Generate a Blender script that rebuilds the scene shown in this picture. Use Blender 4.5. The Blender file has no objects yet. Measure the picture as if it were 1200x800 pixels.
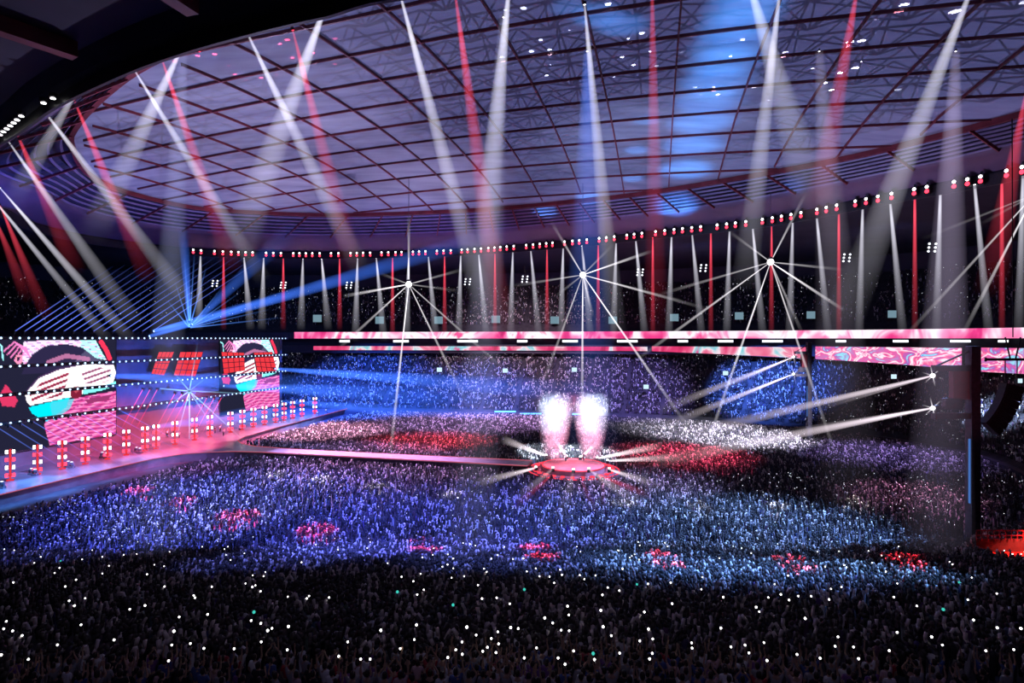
import bpy, bmesh, math
import numpy as np
from mathutils import Vector, Matrix, Quaternion
from mathutils.bvhtree import BVHTree

R = np.random.default_rng(11)
scene = bpy.context.scene
COL = scene.collection
F, H, HOR = 700.0, 31.0, 397.0          # focal length in pixels of a 1200 frame, eye height, eye level row

# ------------------------------------------------------------------ helpers
def P(px, py, d):
    return Vector(((px - 600) / F * d, d, H - (py - HOR) / F * d))
def at(px, py, z=0.0):                   # the point of the level plane z seen at a pixel
    return P(px, py, F * (H - z) / (py - HOR))
def proj(v):
    return 600 + F * v[0] / v[1], HOR + F * (H - v[2]) / v[1]
AX = Vector((0.237, 0.972, 0)).normalized()      # long axis of the arena
BX = Vector((AX.y, -AX.x, 0))                    # across it
def ab(b, a, z=0.0):
    v = BX * b + AX * a
    return Vector((v.x, v.y, z))

ONES = ['', 'first', 'second', 'third', 'fourth', 'fifth', 'sixth', 'seventh', 'eighth', 'ninth', 'tenth', 'eleventh', 'twelfth',
        'thirteenth', 'fourteenth', 'fifteenth', 'sixteenth', 'seventeenth', 'eighteenth', 'nineteenth']
TENS = ['', '', 'twenty', 'thirty', 'forty', 'fifty', 'sixty', 'seventy', 'eighty', 'ninety']
def nth(n):
    if n < 20: return ONES[n]
    t, o = divmod(n, 10)
    if t >= 10: return 'hundred-and-' + nth(n - 100) if n > 100 else 'hundredth'
    return TENS[t] + '-' + ONES[o] if o else TENS[t][:-1] + 'ieth'

def tag(o, label=None, cat=None, group=None, kind=None):
    if label: o['label'] = label
    if cat: o['category'] = cat
    if group: o['group'] = group
    if kind: o['kind'] = kind
    return o
def link(name, data, parent=None, loc=None, m=None):
    o = bpy.data.objects.new(name, data)
    COL.objects.link(o)
    if parent is not None: o.parent = parent
    if m is not None: o.matrix_local = m
    elif loc is not None: o.location = loc
    return o
def empty(name, loc):
    o = bpy.data.objects.new(name, None); COL.objects.link(o); o.location = loc; o.empty_display_size = .3
    return o
def aim(d, roll=0):                      # rotation that turns +Z to d
    d = Vector(d).normalized()
    return d.to_track_quat('Z', 'Y').to_matrix().to_4x4() @ Matrix.Rotation(roll, 4, 'Z')

class MB:
    def __init__(s): s.v, s.f = [], []
    def add(s, vs, fs):
        n = len(s.v); s.v += [tuple(v) for v in vs]; s.f += [tuple(i + n for i in f) for f in fs]; return s
    def box(s, c, size, m=None):
        x, y, z = (k / 2 for k in size); c = Vector(c)
        vs = [Vector((i * x, j * y, k * z)) for i in (-1, 1) for j in (-1, 1) for k in (-1, 1)]
        if m is not None: vs = [m @ v for v in vs]
        return s.add([v + c for v in vs], [(0, 1, 3, 2), (4, 6, 7, 5), (0, 4, 5, 1), (2, 3, 7, 6), (0, 2, 6, 4), (1, 5, 7, 3)])
    def bar(s, p, q, w, h=None, n=4):    # prism from p to q
        p, q = Vector(p), Vector(q); h = h or w
        m = aim(q - p).to_3x3()
        d = (q - p).normalized()
        side = d.cross(Vector((0, 0, 1)))
        if side.length < 1e-3: side = Vector((1, 0, 0))
        side.normalize(); up = side.cross(d)
        ring = []
        for i in range(n):
            t = 2 * math.pi * (i + .5) / n
            k = 1 / math.cos(math.pi / n)
            ring.append(side * (math.cos(t) * w / 2 * k) + up * (math.sin(t) * h / 2 * k))
        return s.add([p + r for r in ring] + [q + r for r in ring],
                     [(i, (i + 1) % n, n + (i + 1) % n, n + i) for i in range(n)] + [tuple(range(n))[::-1], tuple(range(n, 2 * n))])
    def path(s, pts, w, h=None, n=4):
        for p, q in zip(pts[:-1], pts[1:]): s.bar(p, q, w, h, n)
        return s
    def lathe(s, prof, n=12, m=None):    # prof: (r, z)
        vs = [Vector((r * math.cos(2 * math.pi * i / n), r * math.sin(2 * math.pi * i / n), z)) for r, z in prof for i in range(n)]
        if m is not None: vs = [m @ v for v in vs]
        fs = [(k * n + i, k * n + (i + 1) % n, (k + 1) * n + (i + 1) % n, (k + 1) * n + i) for k in range(len(prof) - 1) for i in range(n)]
        fs += [tuple(range(n))[::-1], tuple(range((len(prof) - 1) * n, len(prof) * n))]
        return s.add(vs, fs)
    def ball(s, c, r, n=10, k=6, sc=(1, 1, 1)):
        prof = [(max(r * math.sin(math.pi * j / k), 1e-4), -r * math.cos(math.pi * j / k)) for j in range(k + 1)]
        return s.lathe(prof, n, Matrix.Translation(c) @ Matrix.Diagonal((*sc, 1)))
    def mesh(s, name, mat=None, smooth=False):
        me = bpy.data.meshes.new(name); me.from_pydata(s.v, [], s.f); me.update()
        if mat: me.materials.append(mat)
        if smooth: me.shade_smooth()
        return me
    def build(s, name, mat=None, parent=None, smooth=False, loc=None):
        return link(name, s.mesh(name, mat, smooth), parent, loc)

# ------------------------------------------------------------------ materials
def nodes(name):
    m = bpy.data.materials.new(name); m.use_nodes = True
    nt = m.node_tree
    for n in list(nt.nodes): nt.nodes.remove(n)
    out = nt.nodes.new('ShaderNodeOutputMaterial')
    return m, nt, out
def N(nt, t, **kw):
    n = nt.nodes.new(t)
    for k, v in kw.items(): setattr(n, k, v)
    return n
def noisy(name, c0, c1, scale, rough=.7, metal=0., detail=4):
    m, nt, out = nodes(name)
    b = N(nt, 'ShaderNodeBsdfPrincipled'); b.inputs['Roughness'].default_value = rough; b.inputs['Metallic'].default_value = metal
    tc = N(nt, 'ShaderNodeTexCoord'); nz = N(nt, 'ShaderNodeTexNoise'); nz.inputs['Scale'].default_value = scale; nz.inputs['Detail'].default_value = detail
    mx = N(nt, 'ShaderNodeValToRGB')
    mx.color_ramp.elements[0].color = (*c0, 1); mx.color_ramp.elements[1].color = (*c1, 1)
    mx.color_ramp.elements[0].position = .35; mx.color_ramp.elements[1].position = .65
    nt.links.new(tc.outputs['Object'], nz.inputs['Vector']); nt.links.new(nz.outputs['Fac'], mx.inputs['Fac'])
    nt.links.new(mx.outputs['Color'], b.inputs['Base Color']); nt.links.new(b.outputs[0], out.inputs['Surface'])
    return m
def glow(name, col, s):
    m, nt, out = nodes(name)
    e = N(nt, 'ShaderNodeEmission'); e.inputs[0].default_value = (*col, 1); e.inputs[1].default_value = s
    nt.links.new(e.outputs[0], out.inputs['Surface']); m.cycles.emission_sampling = 'NONE'
    return m
def math_node(nt, op, a, b=None):
    n = N(nt, 'ShaderNodeMath', operation=op)
    for i, x in enumerate((a, b)):
        if x is None: continue
        if isinstance(x, (int, float)): n.inputs[i].default_value = x
        else: nt.links.new(x, n.inputs[i])
    return n.outputs[0]
def attr_diffuse(name, rough=.8):
    m, nt, out = nodes(name)
    a = N(nt, 'ShaderNodeAttribute', attribute_name='Col'); b = N(nt, 'ShaderNodeBsdfPrincipled')
    b.inputs['Roughness'].default_value = rough
    nt.links.new(a.outputs['Color'], b.inputs['Base Color']); nt.links.new(b.outputs[0], out.inputs['Surface'])
    return m
def attr_screen(name, s):
    m, nt, out = nodes(name)
    a = N(nt, 'ShaderNodeAttribute', attribute_name='Col'); e = N(nt, 'ShaderNodeEmission'); e.inputs[1].default_value = s
    nt.links.new(a.outputs['Color'], e.inputs[0]); nt.links.new(e.outputs[0], out.inputs['Surface']); m.cycles.emission_sampling = 'NONE'
    return m
def beam_material():
    # beam glow painted on a hollow cone, strongest face-on, fading along its length
    m, nt, out = nodes('painted_beam_glow')
    oi = N(nt, 'ShaderNodeObjectInfo'); tc = N(nt, 'ShaderNodeTexCoord'); sep = N(nt, 'ShaderNodeSeparateXYZ')
    nt.links.new(tc.outputs['Object'], sep.inputs[0])
    z = sep.outputs['Z']
    lw = N(nt, 'ShaderNodeLayerWeight'); lw.inputs[0].default_value = .5
    core = math_node(nt, 'POWER', math_node(nt, 'SUBTRACT', 1., lw.outputs['Facing']), 2.0)
    inv = math_node(nt, 'MAXIMUM', math_node(nt, 'SUBTRACT', 1., z), 0.)
    fall = math_node(nt, 'MULTIPLY', math_node(nt, 'POWER', inv, .9), math_node(nt, 'DIVIDE', .42, math_node(nt, 'ADD', z, .3)))
    nz = N(nt, 'ShaderNodeTexNoise'); nz.inputs['Scale'].default_value = .12; nz.inputs['Detail'].default_value = 2
    geo = N(nt, 'ShaderNodeNewGeometry'); nt.links.new(geo.outputs['Position'], nz.inputs['Vector'])
    wisp = math_node(nt, 'ADD', math_node(nt, 'MULTIPLY', nz.outputs['Fac'], .9), .55)
    near = math_node(nt, 'MINIMUM', math_node(nt, 'ADD', math_node(nt, 'MULTIPLY', z, 5.), .35), 1.)
    st = math_node(nt, 'MULTIPLY', math_node(nt, 'MULTIPLY', core, math_node(nt, 'MULTIPLY', fall, near)), wisp)
    e = N(nt, 'ShaderNodeEmission'); nt.links.new(oi.outputs['Color'], e.inputs[0]); nt.links.new(st, e.inputs[1])
    t = N(nt, 'ShaderNodeBsdfTransparent'); add = N(nt, 'ShaderNodeAddShader')
    nt.links.new(e.outputs[0], add.inputs[0]); nt.links.new(t.outputs[0], add.inputs[1]); nt.links.new(add.outputs[0], out.inputs['Surface'])
    m.cycles.emission_sampling = 'NONE'
    return m
M = {}
M['black'] = noisy('black_powder_coat', (.012, .012, .014), (.02, .02, .024), 3, .5)
M['steel'] = noisy('dark_steel', (.05, .045, .06), (.08, .07, .09), 2, .45, .3)
M['maroon'] = noisy('maroon_painted_steel', (.13, .016, .024), (.2, .03, .04), .4, .5)
M['soffit'] = noisy('soffit_panels', (.02, .018, .032), (.032, .028, .045), .15, .8)
M['fascia'] = noisy('fascia_panels', (.09, .065, .12), (.13, .09, .16), .1, .6)
M['band'] = noisy('roof_band_backing', (.018, .018, .04), (.035, .033, .07), .2, .8)
M['rigwall'] = noisy('screen_rig_cloth', (.08, .08, .1), (.13, .125, .15), .2, .8)
M['louvre'] = noisy('louvre_slats', (.13, .12, .24), (.2, .18, .32), .3, .5)
M['wall'] = noisy('dark_wall_panels', (.03, .03, .045), (.055, .05, .07), .1, .85)
M['concrete'] = noisy('stand_concrete', (.025, .025, .03), (.045, .042, .05), .5, .9)
M['floor'] = noisy('arena_floor', (.04, .035, .055), (.06, .055, .075), .6, .7)
M['deck'] = noisy('stage_deck', (.09, .09, .11), (.15, .145, .17), .25, .35)
M['skirt'] = noisy('stage_skirt', (.12, .09, .12), (.2, .15, .18), .4, .7)
M['catwalk'] = noisy('catwalk_top', (.3, .24, .28), (.42, .34, .38), .5, .4)
M['truss'] = noisy('roof_truss_steel', (.02, .016, .03), (.035, .028, .05), .4, .6)
M['crowd'] = attr_diffuse('crowd_cloth_skin_painted_light', .55)
M['beam'] = beam_material()
M['white'] = glow('white_lamp', (1, .96, 1), 5)
M['white_soft'] = glow('white_lamp_soft', (.85, .9, 1), 2.2)
M['red'] = glow('red_lamp', (1, .03, .06), 4.5)
M['blue'] = glow('blue_white_lamp', (.45, .68, 1), 2.6)
M['pale'] = glow('pale_monitor_glass', (.3, .5, .62), .55)
M['sign'] = glow('white_sign_glass', (.62, .85, 1), 1.1)
M['stick'] = glow('light_stick_orb', (1, .98, .95), 5.5)
M['teal'] = glow('teal_light_stick_orb', (.05, .6, .5), 1.0)
M['bluestrip'] = glow('blue_strip', (.12, .45, 1), 3)
M['redstrip'] = glow('red_strip', (1, .06, .1), 1.2)
M['pinkstrip'] = glow('pink_strip', (1, .2, .3), .55)
M['screen'] = attr_screen('led_screen', 1.5)

def membrane_material():
    m, nt, out = nodes('roof_membrane')
    tr = N(nt, 'ShaderNodeBsdfTranslucent'); df = N(nt, 'ShaderNodeBsdfDiffuse'); tp = N(nt, 'ShaderNodeBsdfTransparent')
    tc = N(nt, 'ShaderNodeTexCoord'); nz = N(nt, 'ShaderNodeTexNoise'); nz.inputs['Scale'].default_value = .06; nz.inputs['Detail'].default_value = 5
    mp = N(nt, 'ShaderNodeMapping'); mp.inputs['Rotation'].default_value = (0, 0, math.radians(14)); mp.inputs['Scale'].default_value = (1, 5, 1)
    nt.links.new(tc.outputs['Object'], mp.inputs['Vector']); nt.links.new(mp.outputs['Vector'], nz.inputs['Vector'])
    rp = N(nt, 'ShaderNodeValToRGB')
    rp.color_ramp.elements[0].color = (.44, .42, .52, 1); rp.color_ramp.elements[1].color = (.72, .72, .8, 1)
    rp.color_ramp.elements[0].position = .3; rp.color_ramp.elements[1].position = .7
    nt.links.new(nz.outputs['Fac'], rp.inputs['Fac'])
    nt.links.new(rp.outputs['Color'], tr.inputs['Color']); nt.links.new(rp.outputs['Color'], df.inputs['Color'])
    tp.inputs['Color'].default_value = (.75, .75, .9, 1)
    m1 = N(nt, 'ShaderNodeMixShader'); m1.inputs[0].default_value = .5
    nt.links.new(tr.outputs[0], m1.inputs[1]); nt.links.new(df.outputs[0], m1.inputs[2])
    m2 = N(nt, 'ShaderNodeMixShader'); m2.inputs[0].default_value = .4
    nt.links.new(m1.outputs[0], m2.inputs[1]); nt.links.new(tp.outputs[0], m2.inputs[2])
    nt.links.new(m2.outputs[0], out.inputs['Surface'])
    return m
M['membrane'] = membrane_material()

def ribbon_material(name, stops, s, sx, sy):
    m, nt, out = nodes(name)
    uv = N(nt, 'ShaderNodeUVMap'); mp = N(nt, 'ShaderNodeMapping'); mp.inputs['Scale'].default_value = (sx, sy, 1)
    nz = N(nt, 'ShaderNodeTexNoise'); nz.inputs['Scale'].default_value = 1; nz.inputs['Detail'].default_value = 3; nz.inputs['Distortion'].default_value = 1.2
    nt.links.new(uv.outputs[0], mp.inputs['Vector']); nt.links.new(mp.outputs[0], nz.inputs['Vector'])
    rp = N(nt, 'ShaderNodeValToRGB')
    el = rp.color_ramp.elements
    while len(el) < len(stops): el.new(.5)
    for e, (p, c) in zip(el, stops): e.position = p; e.color = (*c, 1)
    nt.links.new(nz.outputs['Fac'], rp.inputs['Fac'])
    e = N(nt, 'ShaderNodeEmission'); e.inputs[1].default_value = s
    nt.links.new(rp.outputs[0], e.inputs[0]); nt.links.new(e.outputs[0], out.inputs['Surface']); m.cycles.emission_sampling = 'NONE'
    return m
M['ribbon'] = ribbon_material('ribbon_display', [(.3, (.45, .02, .12)), (.42, (.85, .05, .26)), (.5, (.95, .3, .55)), (.56, (1, .85, .95)), (.64, (1, .9, .97)), (.72, (.9, .08, .3))], 1.1, .07, .06)
M['ribbon_low'] = ribbon_material('lower_ribbon_display', [(.3, (.5, .02, .07)), (.45, (.85, .05, .2)), (.56, (.95, .3, .45)), (.6, (1, .8, .9)), (.68, (.25, .7, .8)), (.76, (.8, .08, .3))], .95, .08, .06)
M['board'] = ribbon_material('video_board_display', [(.25, (.08, .25, .7)), (.36, (.3, .75, .9)), (.41, (.35, .12, .5)), (.47, (.85, .1, .28)), (.52, (.95, .5, .68)), (.545, (1, .9, .97)), (.58, (.8, .1, .35)), (.66, (.5, .2, .5)), (.74, (.35, .75, .95))], 1.15, .13, .22)

# ------------------------------------------------------------------ light helpers
_curves = {}
def beam(parent, base, A, B, r0, r1, col, s, name='painted_light_beam', label=None):
    A, B = Vector(A), Vector(B)
    k = round(max(r0 / r1, .01), 2)
    if k not in _curves:
        m = MB(); n = 20
        for z, r in ((0, k), (.25, k + (1 - k) * .25), (.5, k + (1 - k) * .5), (1, 1)): m.v += [(r * math.cos(2 * math.pi * i / n), r * math.sin(2 * math.pi * i / n), z) for i in range(n)]
        m.f = [(q * n + i, q * n + (i + 1) % n, (q + 1) * n + (i + 1) % n, (q + 1) * n + i) for q in range(3) for i in range(n)]
        _curves[k] = m.mesh('painted_light_beam', M['beam'], True)
    L = (B - A).length
    o = link(name, _curves[k], parent, m=Matrix.Translation(A - Vector(base)) @ aim(B - A) @ Matrix.Diagonal((r1, r1, L, 1)))
    o.color = (col[0] * s, col[1] * s, col[2] * s, 1)
    if label: o['label'] = label
    return o
def unseen_light(kind, loc, target, power, col, angle=30, blend=.3, size=.3, parent=None):
    l = bpy.data.lights.new('unseen_light', kind); l.energy = power; l.color = col
    if kind == 'SPOT': l.spot_size = math.radians(angle); l.spot_blend = blend
    l.shadow_soft_size = size
    o = bpy.data.objects.new('unseen_light', l); COL.objects.link(o)
    o.location = loc
    if target is not None: o.rotation_euler = (Vector(target) - Vector(loc)).to_track_quat('-Z', 'Y').to_euler()
    return o
hb = MB(); hb.lathe([(.16, -.42), (.26, -.36), (.3, -.1), (.34, .02), (.34, .06), (.27, .06)], 14)
hb.box((0, 0, -.5), (.5, .34, .2)); hb.box((.38, 0, -.25), (.06, .16, .5)); hb.box((-.38, 0, -.25), (.06, .16, .5))
HOUSING = hb.mesh('housing', M['black'])
lb = MB(); lb.lathe([(.26, .055), (.22, .09), (.12, .115), (.02, .12)], 14)
LENS_W = lb.mesh('lens', M['white'], True); LENS_R = lb.mesh('lens', M['red'], True); LENS_B = lb.mesh('lens', M['blue'], True)
def spotlight(A, B, r1, col, s, lens, label, cat='spotlight', group=None, name='spotlight', sc=1., r0=.12, beams=None):
    t = empty(name, A); tag(t, label, cat, group)
    m = aim(Vector(B) - Vector(A)) @ Matrix.Scale(sc, 4)
    hs = link('housing', HOUSING, t, m=m); link('lens', lens, hs)
    if s > 0: beam(t, A, A, B, r0, r1, col, s)
    return t
WHITE, RED, BLUE = (.88, .86, 1.), (1., .07, .12), (.07, .2, 1.)

# ------------------------------------------------------------------ outlines: arena floor, lamp ring, roof opening
def loop(pts, n):
    p = np.array(pts, float); k = len(p); out = []
    for i in range(k):
        a, b, c, d = p[i - 1], p[i], p[(i + 1) % k], p[(i + 2) % k]
        for t in np.linspace(0, 1, 40, endpoint=False):
            out.append(.5 * (2 * b + (c - a) * t + (2 * a - 5 * b + 4 * c - d) * t * t + (3 * b - a - 3 * c + d) * t ** 3))
    out = np.array(out); q = np.vstack([out, out[:1]])
    s = np.concatenate([[0], np.cumsum(np.linalg.norm(np.diff(q, axis=0), axis=1))])
    u = np.linspace(0, s[-1], n, endpoint=False)
    return np.stack([np.interp(u, s, q[:, 0]), np.interp(u, s, q[:, 1])], 1), s[-1]
def normals(p):                            # outward, for an anticlockwise loop
    t = np.roll(p, -2, 0) - np.roll(p, 2, 0); t /= np.linalg.norm(t, axis=1)[:, None]
    return np.stack([t[:, 1], -t[:, 0]], 1)
def inside(poly, pts):
    x, y = pts[:, 0], pts[:, 1]; c = np.zeros(len(pts), bool)
    a = poly; b = np.roll(poly, -1, 0)
    for (x0, y0), (x1, y1) in zip(a, b):
        if y0 == y1: continue
        k = ((y0 > y) != (y1 > y)) & (x < (x1 - x0) * (y - y0) / (y1 - y0) + x0); c ^= k
    return c
NB = 480
ARENA, LEN = loop([(0, 86), (45, 84), (84, 98), (109, 126), (117, 160), (98, 197), (45, 226), (-20, 239), (-90, 247), (-150, 240), (-172, 195),
                   (-158, 125), (-118, 86), (-55, 82)], NB)
AN = normals(ARENA)
for _ in range(12): AN = (np.roll(AN, 1, 0) + AN * 2 + np.roll(AN, -1, 0)); AN /= np.linalg.norm(AN, axis=1)[:, None]
W = np.clip((128 - ARENA[:, 1]) / 30, 0, 1); W = W * W * (3 - 2 * W)
RZ, OZ = 61., 69.
def px_loop(pix, z): return [tuple(at(x, y, z)[:2]) for x, y in pix]
ring_pix = [(1192, 201), (1050, 229), (903, 258), (780, 272), (683, 283), (560, 293), (460, 297), (340, 298), (225, 294), (112, 281), (37, 264), (0, 247)]
RING, RLEN = loop(px_loop(ring_pix, RZ) + [(-122, 118)] + px_loop([(0, 155), (60, 113), (140, 72), (215, 43), (300, 18), (378, -1)], RZ) + [(-5, 49), (40, 44), (75, 55), (95, 80)], 400)
open_pix = [(1200, 129), (1120, 151), (1030, 174), (945, 192), (790, 219), (700, 231), (560, 244), (400, 250), (300, 247), (225, 241), (142, 221), (101, 199), (84, 165), (90, 143),
            (118, 111), (162, 76), (220, 49), (314, 20), (384, 1)]
OPEN, OLEN = loop(px_loop(open_pix, OZ) + [(0, 57), (30, 52), (60, 56), (82, 72)], 400)
OC = np.array([-10., 118.])
oth = np.arctan2(OPEN[:, 1] - OC[1], OPEN[:, 0] - OC[0]); orr = np.linalg.norm(OPEN - OC, axis=1); srt = np.argsort(oth)
BULGE = 4.
def zroof(x, y):
    r = math.hypot(x - OC[0], y - OC[1]); t = math.atan2(y - OC[1], x - OC[0])
    return OZ + BULGE * max(0, 1 - (r / np.interp(t, oth[srt], orr[srt], period=2 * math.pi)) ** 2)

# ------------------------------------------------------------------ setting: floor, stands, walls, roof
b = MB(); b.add([(x, y, 0) for x, y in ARENA], [tuple(range(NB))]); tag(b.build('floor', M['floor']), kind='structure')
FAR = [(0, 0), (0, 1.6), (1.5, 1.6), (33, 23), (33, 24.6), (28, 24.6), (28, 28), (33, 28), (33, 31), (28, 31), (28, 34), (29, 34), (58, 57), (60, 57), (60, 64)]
NEAR = [(0, 0), (0, 1.0), (1.5, 1.0), (60, 15.8), (75, 20), (80, 21.5), (84, 23), (88, 24), (92, 25), (96, 26), (100, 27), (104, 28), (112, 31), (114, 31), (114, 64)]
def prof(i, w): return FAR[i][0] * (1 - w) + NEAR[i][0] * w, FAR[i][1] * (1 - w) + NEAR[i][1] * w
def pos(u, off):                           # on the loop, u in index units
    i = int(u) % NB; j = (i + 1) % NB; t = u - int(u)
    p = ARENA[i] * (1 - t) + ARENA[j] * t; n = AN[i] * (1 - t) + AN[j] * t
    return p + n * off, W[i] * (1 - t) + W[j] * t
def strip(i0, i1):
    m = MB(); k = i1 - i0 + 1
    for q in range(i0, i1 + 1):
        for i in range(NB):
            o, z = prof(q, W[i]); m.v.append((*(ARENA[i] + AN[i] * o), z))
    for q in range(k - 1):
        for i in range(NB):
            j = (i + 1) % NB; m.f.append((q * NB + i, q * NB + j, (q + 1) * NB + j, (q + 1) * NB + i))
    return m
bowl_parts = []
for nm, a, c, mt in (('trim_1', 0, 2, 'wall'), ('floor_lower_stand', 2, 3, 'concrete'), ('trim_12', 3, 5, 'wall'), ('trim_2', 5, 10, 'wall'), ('floor_upper_stand', 10, 13, 'concrete'),
                     ('wall_outer', 13, 14, 'wall')):
    m = strip(a, c); bowl_parts.append(m); tag(m.build(nm, M[mt]), kind='structure')
allv, allf = [], []
for m in bowl_parts:
    n = len(allv); allv += m.v; allf += [tuple(i + n for i in f) for f in m.f]
n = len(allv); allv += [(-400, 20, 0), (400, 20, 0), (400, 400, 0), (-400, 400, 0)]; allf.append((n, n + 1, n + 2, n + 3))
BOWL = BVHTree.FromPolygons([Vector(v) for v in allv], allf)
EYE = Vector((0, 0, H))
def hit(px, py):
    d = (P(px, py, 100) - EYE).normalized()
    return BOWL.ray_cast(EYE, d)[0]

# roof: dark soffit outside the lamp ring, fascia and louvred band up to the opening, membrane over it
def outer(i):
    o = prof(14, W[i])[0]; return ARENA[i] + AN[i] * o
cen = RING.mean(0)
def resample(loop_, n=400):                # by direction from the roof's middle, so that loops pair up
    th = np.arctan2(loop_[:, 1] - OC[1], loop_[:, 0] - OC[0]); r = np.linalg.norm(loop_ - OC, axis=1); s = np.argsort(th)
    g = np.linspace(-math.pi, math.pi, n, endpoint=False); rr = np.interp(g, th[s], r[s], period=2 * math.pi)
    return np.stack([OC[0] + np.cos(g) * rr, OC[1] + np.sin(g) * rr], 1)
OUT = resample(np.array([outer(i) for i in range(NB)]) * 1.0)
RI, OP = resample(RING), resample(OPEN)
def loft(levels):
    m = MB(); k = 400
    for lp, z in levels: m.v += [(x, y, z) for x, y in lp]
    for q in range(len(levels) - 1): m.f += [(q * k + i, q * k + (i + 1) % k, (q + 1) * k + (i + 1) % k, (q + 1) * k + i) for i in range(k)]
    return m
def mix(t): return OP * (1 - t) + RI * t
ROUT = OC + (OUT - OC) * 1.02
tag(loft([(ROUT, 63.8), (OC + (RI - OC) * 1.03, 62.6), (OC + (RI - OC) * 1.012, 61.2), (RI, RZ - .2), (RI, RZ + 1.0)]).build('ceiling', M['soffit']), kind='structure')
def zband(t): return OZ - .6 - 7.6 * t
tag(loft([(RI, RZ + 1.0), (mix(.93), 62.6), (mix(.8), 63.5), (mix(.64), 64.4), (mix(.5), zband(.5)), (mix(.49), zband(.5) + 1.2)]).build('trim_3', M['fascia'], smooth=True), kind='structure')
tag(loft([(ROUT, 66), (mix(.52), 66.4), (mix(.5), zband(.5) + .9), (mix(.0), OZ + .6), (OP, OZ - .3)]).build('trim_4', M['band']), kind='structure')
lv = MB()
for t in np.linspace(.06, .44, 6):           # louvred band: six slats, each a closed loop
    a, c = mix(t - .007), mix(t + .007); k0 = len(lv.v); z = zband(t)
    for lp, zz in ((a, z), (c, z - .25), (c, z - .1), (a, z + .15)): lv.v += [(x, y, zz) for x, y in lp]
    for q in range(4):
        for i in range(400): lv.f.append((k0 + q * 400 + i, k0 + q * 400 + (i + 1) % 400, k0 + (q + 1) % 4 * 400 + (i + 1) % 400, k0 + (q + 1) % 4 * 400 + i))
tag(lv.build('trim_5', M['louvre']), kind='structure')
gd = MB()
for i in range(0, 400, 8): gd.bar((*mix(0)[i], zband(0) - .3), (*mix(.49)[i], zband(.49) - .4), .3, .5)
tag(gd.build('trim_6', M['maroon']), kind='structure')
tag(loft([(OC + (RI - OC) * .994, RZ + .55), (OC + (RI - OC) * .994, RZ - 1.6), (OC + (RI - OC) * 1.0, RZ - 1.6), (OC + (RI - OC) * 1.0, RZ + .55)]).build('trim_11', M['black']), kind='structure')
rim = MB(); rim.path([(*p, OZ - .5) for p in list(OP[::4]) + [OP[0]]], .8, 1.0); tag(rim.build('trim_7', M['maroon']), kind='structure')
# soffit girders on the near side
sg = MB()
for x, y in ((88, 60), (226, 8)):
    p = at(x, y, 61.6); o_ = (p - Vector((OC[0], OC[1], 61.6))).normalized() * 34
    sg.bar(p, p + Vector((o_.x, o_.y, 0)), 1.4, 1.6)
tag(sg.build('trim_8', M['maroon']), kind='structure')
# membrane
mm = MB(); NR, NS = 20, 200
osub = OP[::2]
for k in range(NR + 1):
    for i in range(NS):
        p = OC + (osub[i] - OC) * (k / NR); mm.v.append((p[0], p[1], OZ + BULGE * (1 - (k / NR) ** 2)))
for k in range(NR):
    for i in range(NS): mm.f.append((k * NS + i, k * NS + (i + 1) % NS, (k + 1) * NS + (i + 1) % NS, (k + 1) * NS + i))
tag(mm.build('window_1', M['membrane'], smooth=True), kind='structure')
# lattice of girders under the membrane: two families, each girder a bent bar
A2 = np.array((AX.x, AX.y)); B2 = np.array((.949, -.316)); NBv = np.array((.316, .949))
def girder_line(dirv, p0, w, h, name):
    m = MB(); ts = np.arange(-190, 190, 4.)
    pts = p0 + ts[:, None] * dirv; ok = inside(OPEN, pts); last = None
    for p, k in zip(pts, ok):
        if k:
            v = (p[0], p[1], zroof(*p) - h / 2 - .05)
            if last: m.bar(last, v, w, h)
            last = v
        else: last = None
    return m
lat = MB()
for k in range(-14, 10):
    g = girder_line(A2, np.array((BX.x, BX.y)) * (2.7 + 11.2 * k), .24, .42, 'girder'); lat.add(g.v, g.f)
for k in range(-3, 16):
    g = girder_line(B2, NBv * (72.2 + 10.4 * k), .24, .42, 'girder'); lat.add(g.v, g.f)
tag(lat.build('trim_9', M['maroon']), kind='structure')
# space truss above the membrane, seen through it
tr = MB()
Amat = np.array([[B2[0], A2[0]], [B2[1], A2[1]]])
def node(i, j, dz, ):
    # intersection of girder i of the long family and girder j of the cross family
    bco, nco = 2.7 + 11.2 * i, 72.2 + 10.4 * j
    Mx = np.array([[BX.x, BX.y], NBv]); p = np.linalg.solve(Mx, [bco, nco]); return p
for i in range(-14, 10):
    for j in range(-3, 16):
        p = node(i, j, 0); q = node(i + .5, j + .5, 0)
        if not inside(OPEN, np.array([p, q])).all(): continue
        c = (q[0], q[1], zroof(*q) + .8); top = (q[0], q[1], zroof(*q) + 4.5)
        for di, dj in ((0, 0), (1, 0), (0, 1), (1, 1), (.5, 0), (0, .5), (1, .5), (.5, 1)):
            e = node(i + di, j + dj, 0); tr.bar(c, (e[0], e[1], zroof(*e) + 4.), .15, .16, 3)
        for di, dj in ((1, 0), (0, 1)):
            e = node(i + .5 + di, j + .5 + dj, 0); tr.bar(top, (e[0], e[1], zroof(*e) + 4.5), .18, .2, 3)
        for di, dj in ((0, 0), (1, 0), (0, 1)): 
            e = node(i + di, j + dj, 0); tr.bar(top, (e[0], e[1], zroof(*e) + .4), .12, .14, 3)
tag(tr.build('trim_10', M['truss']), kind='structure')

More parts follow.
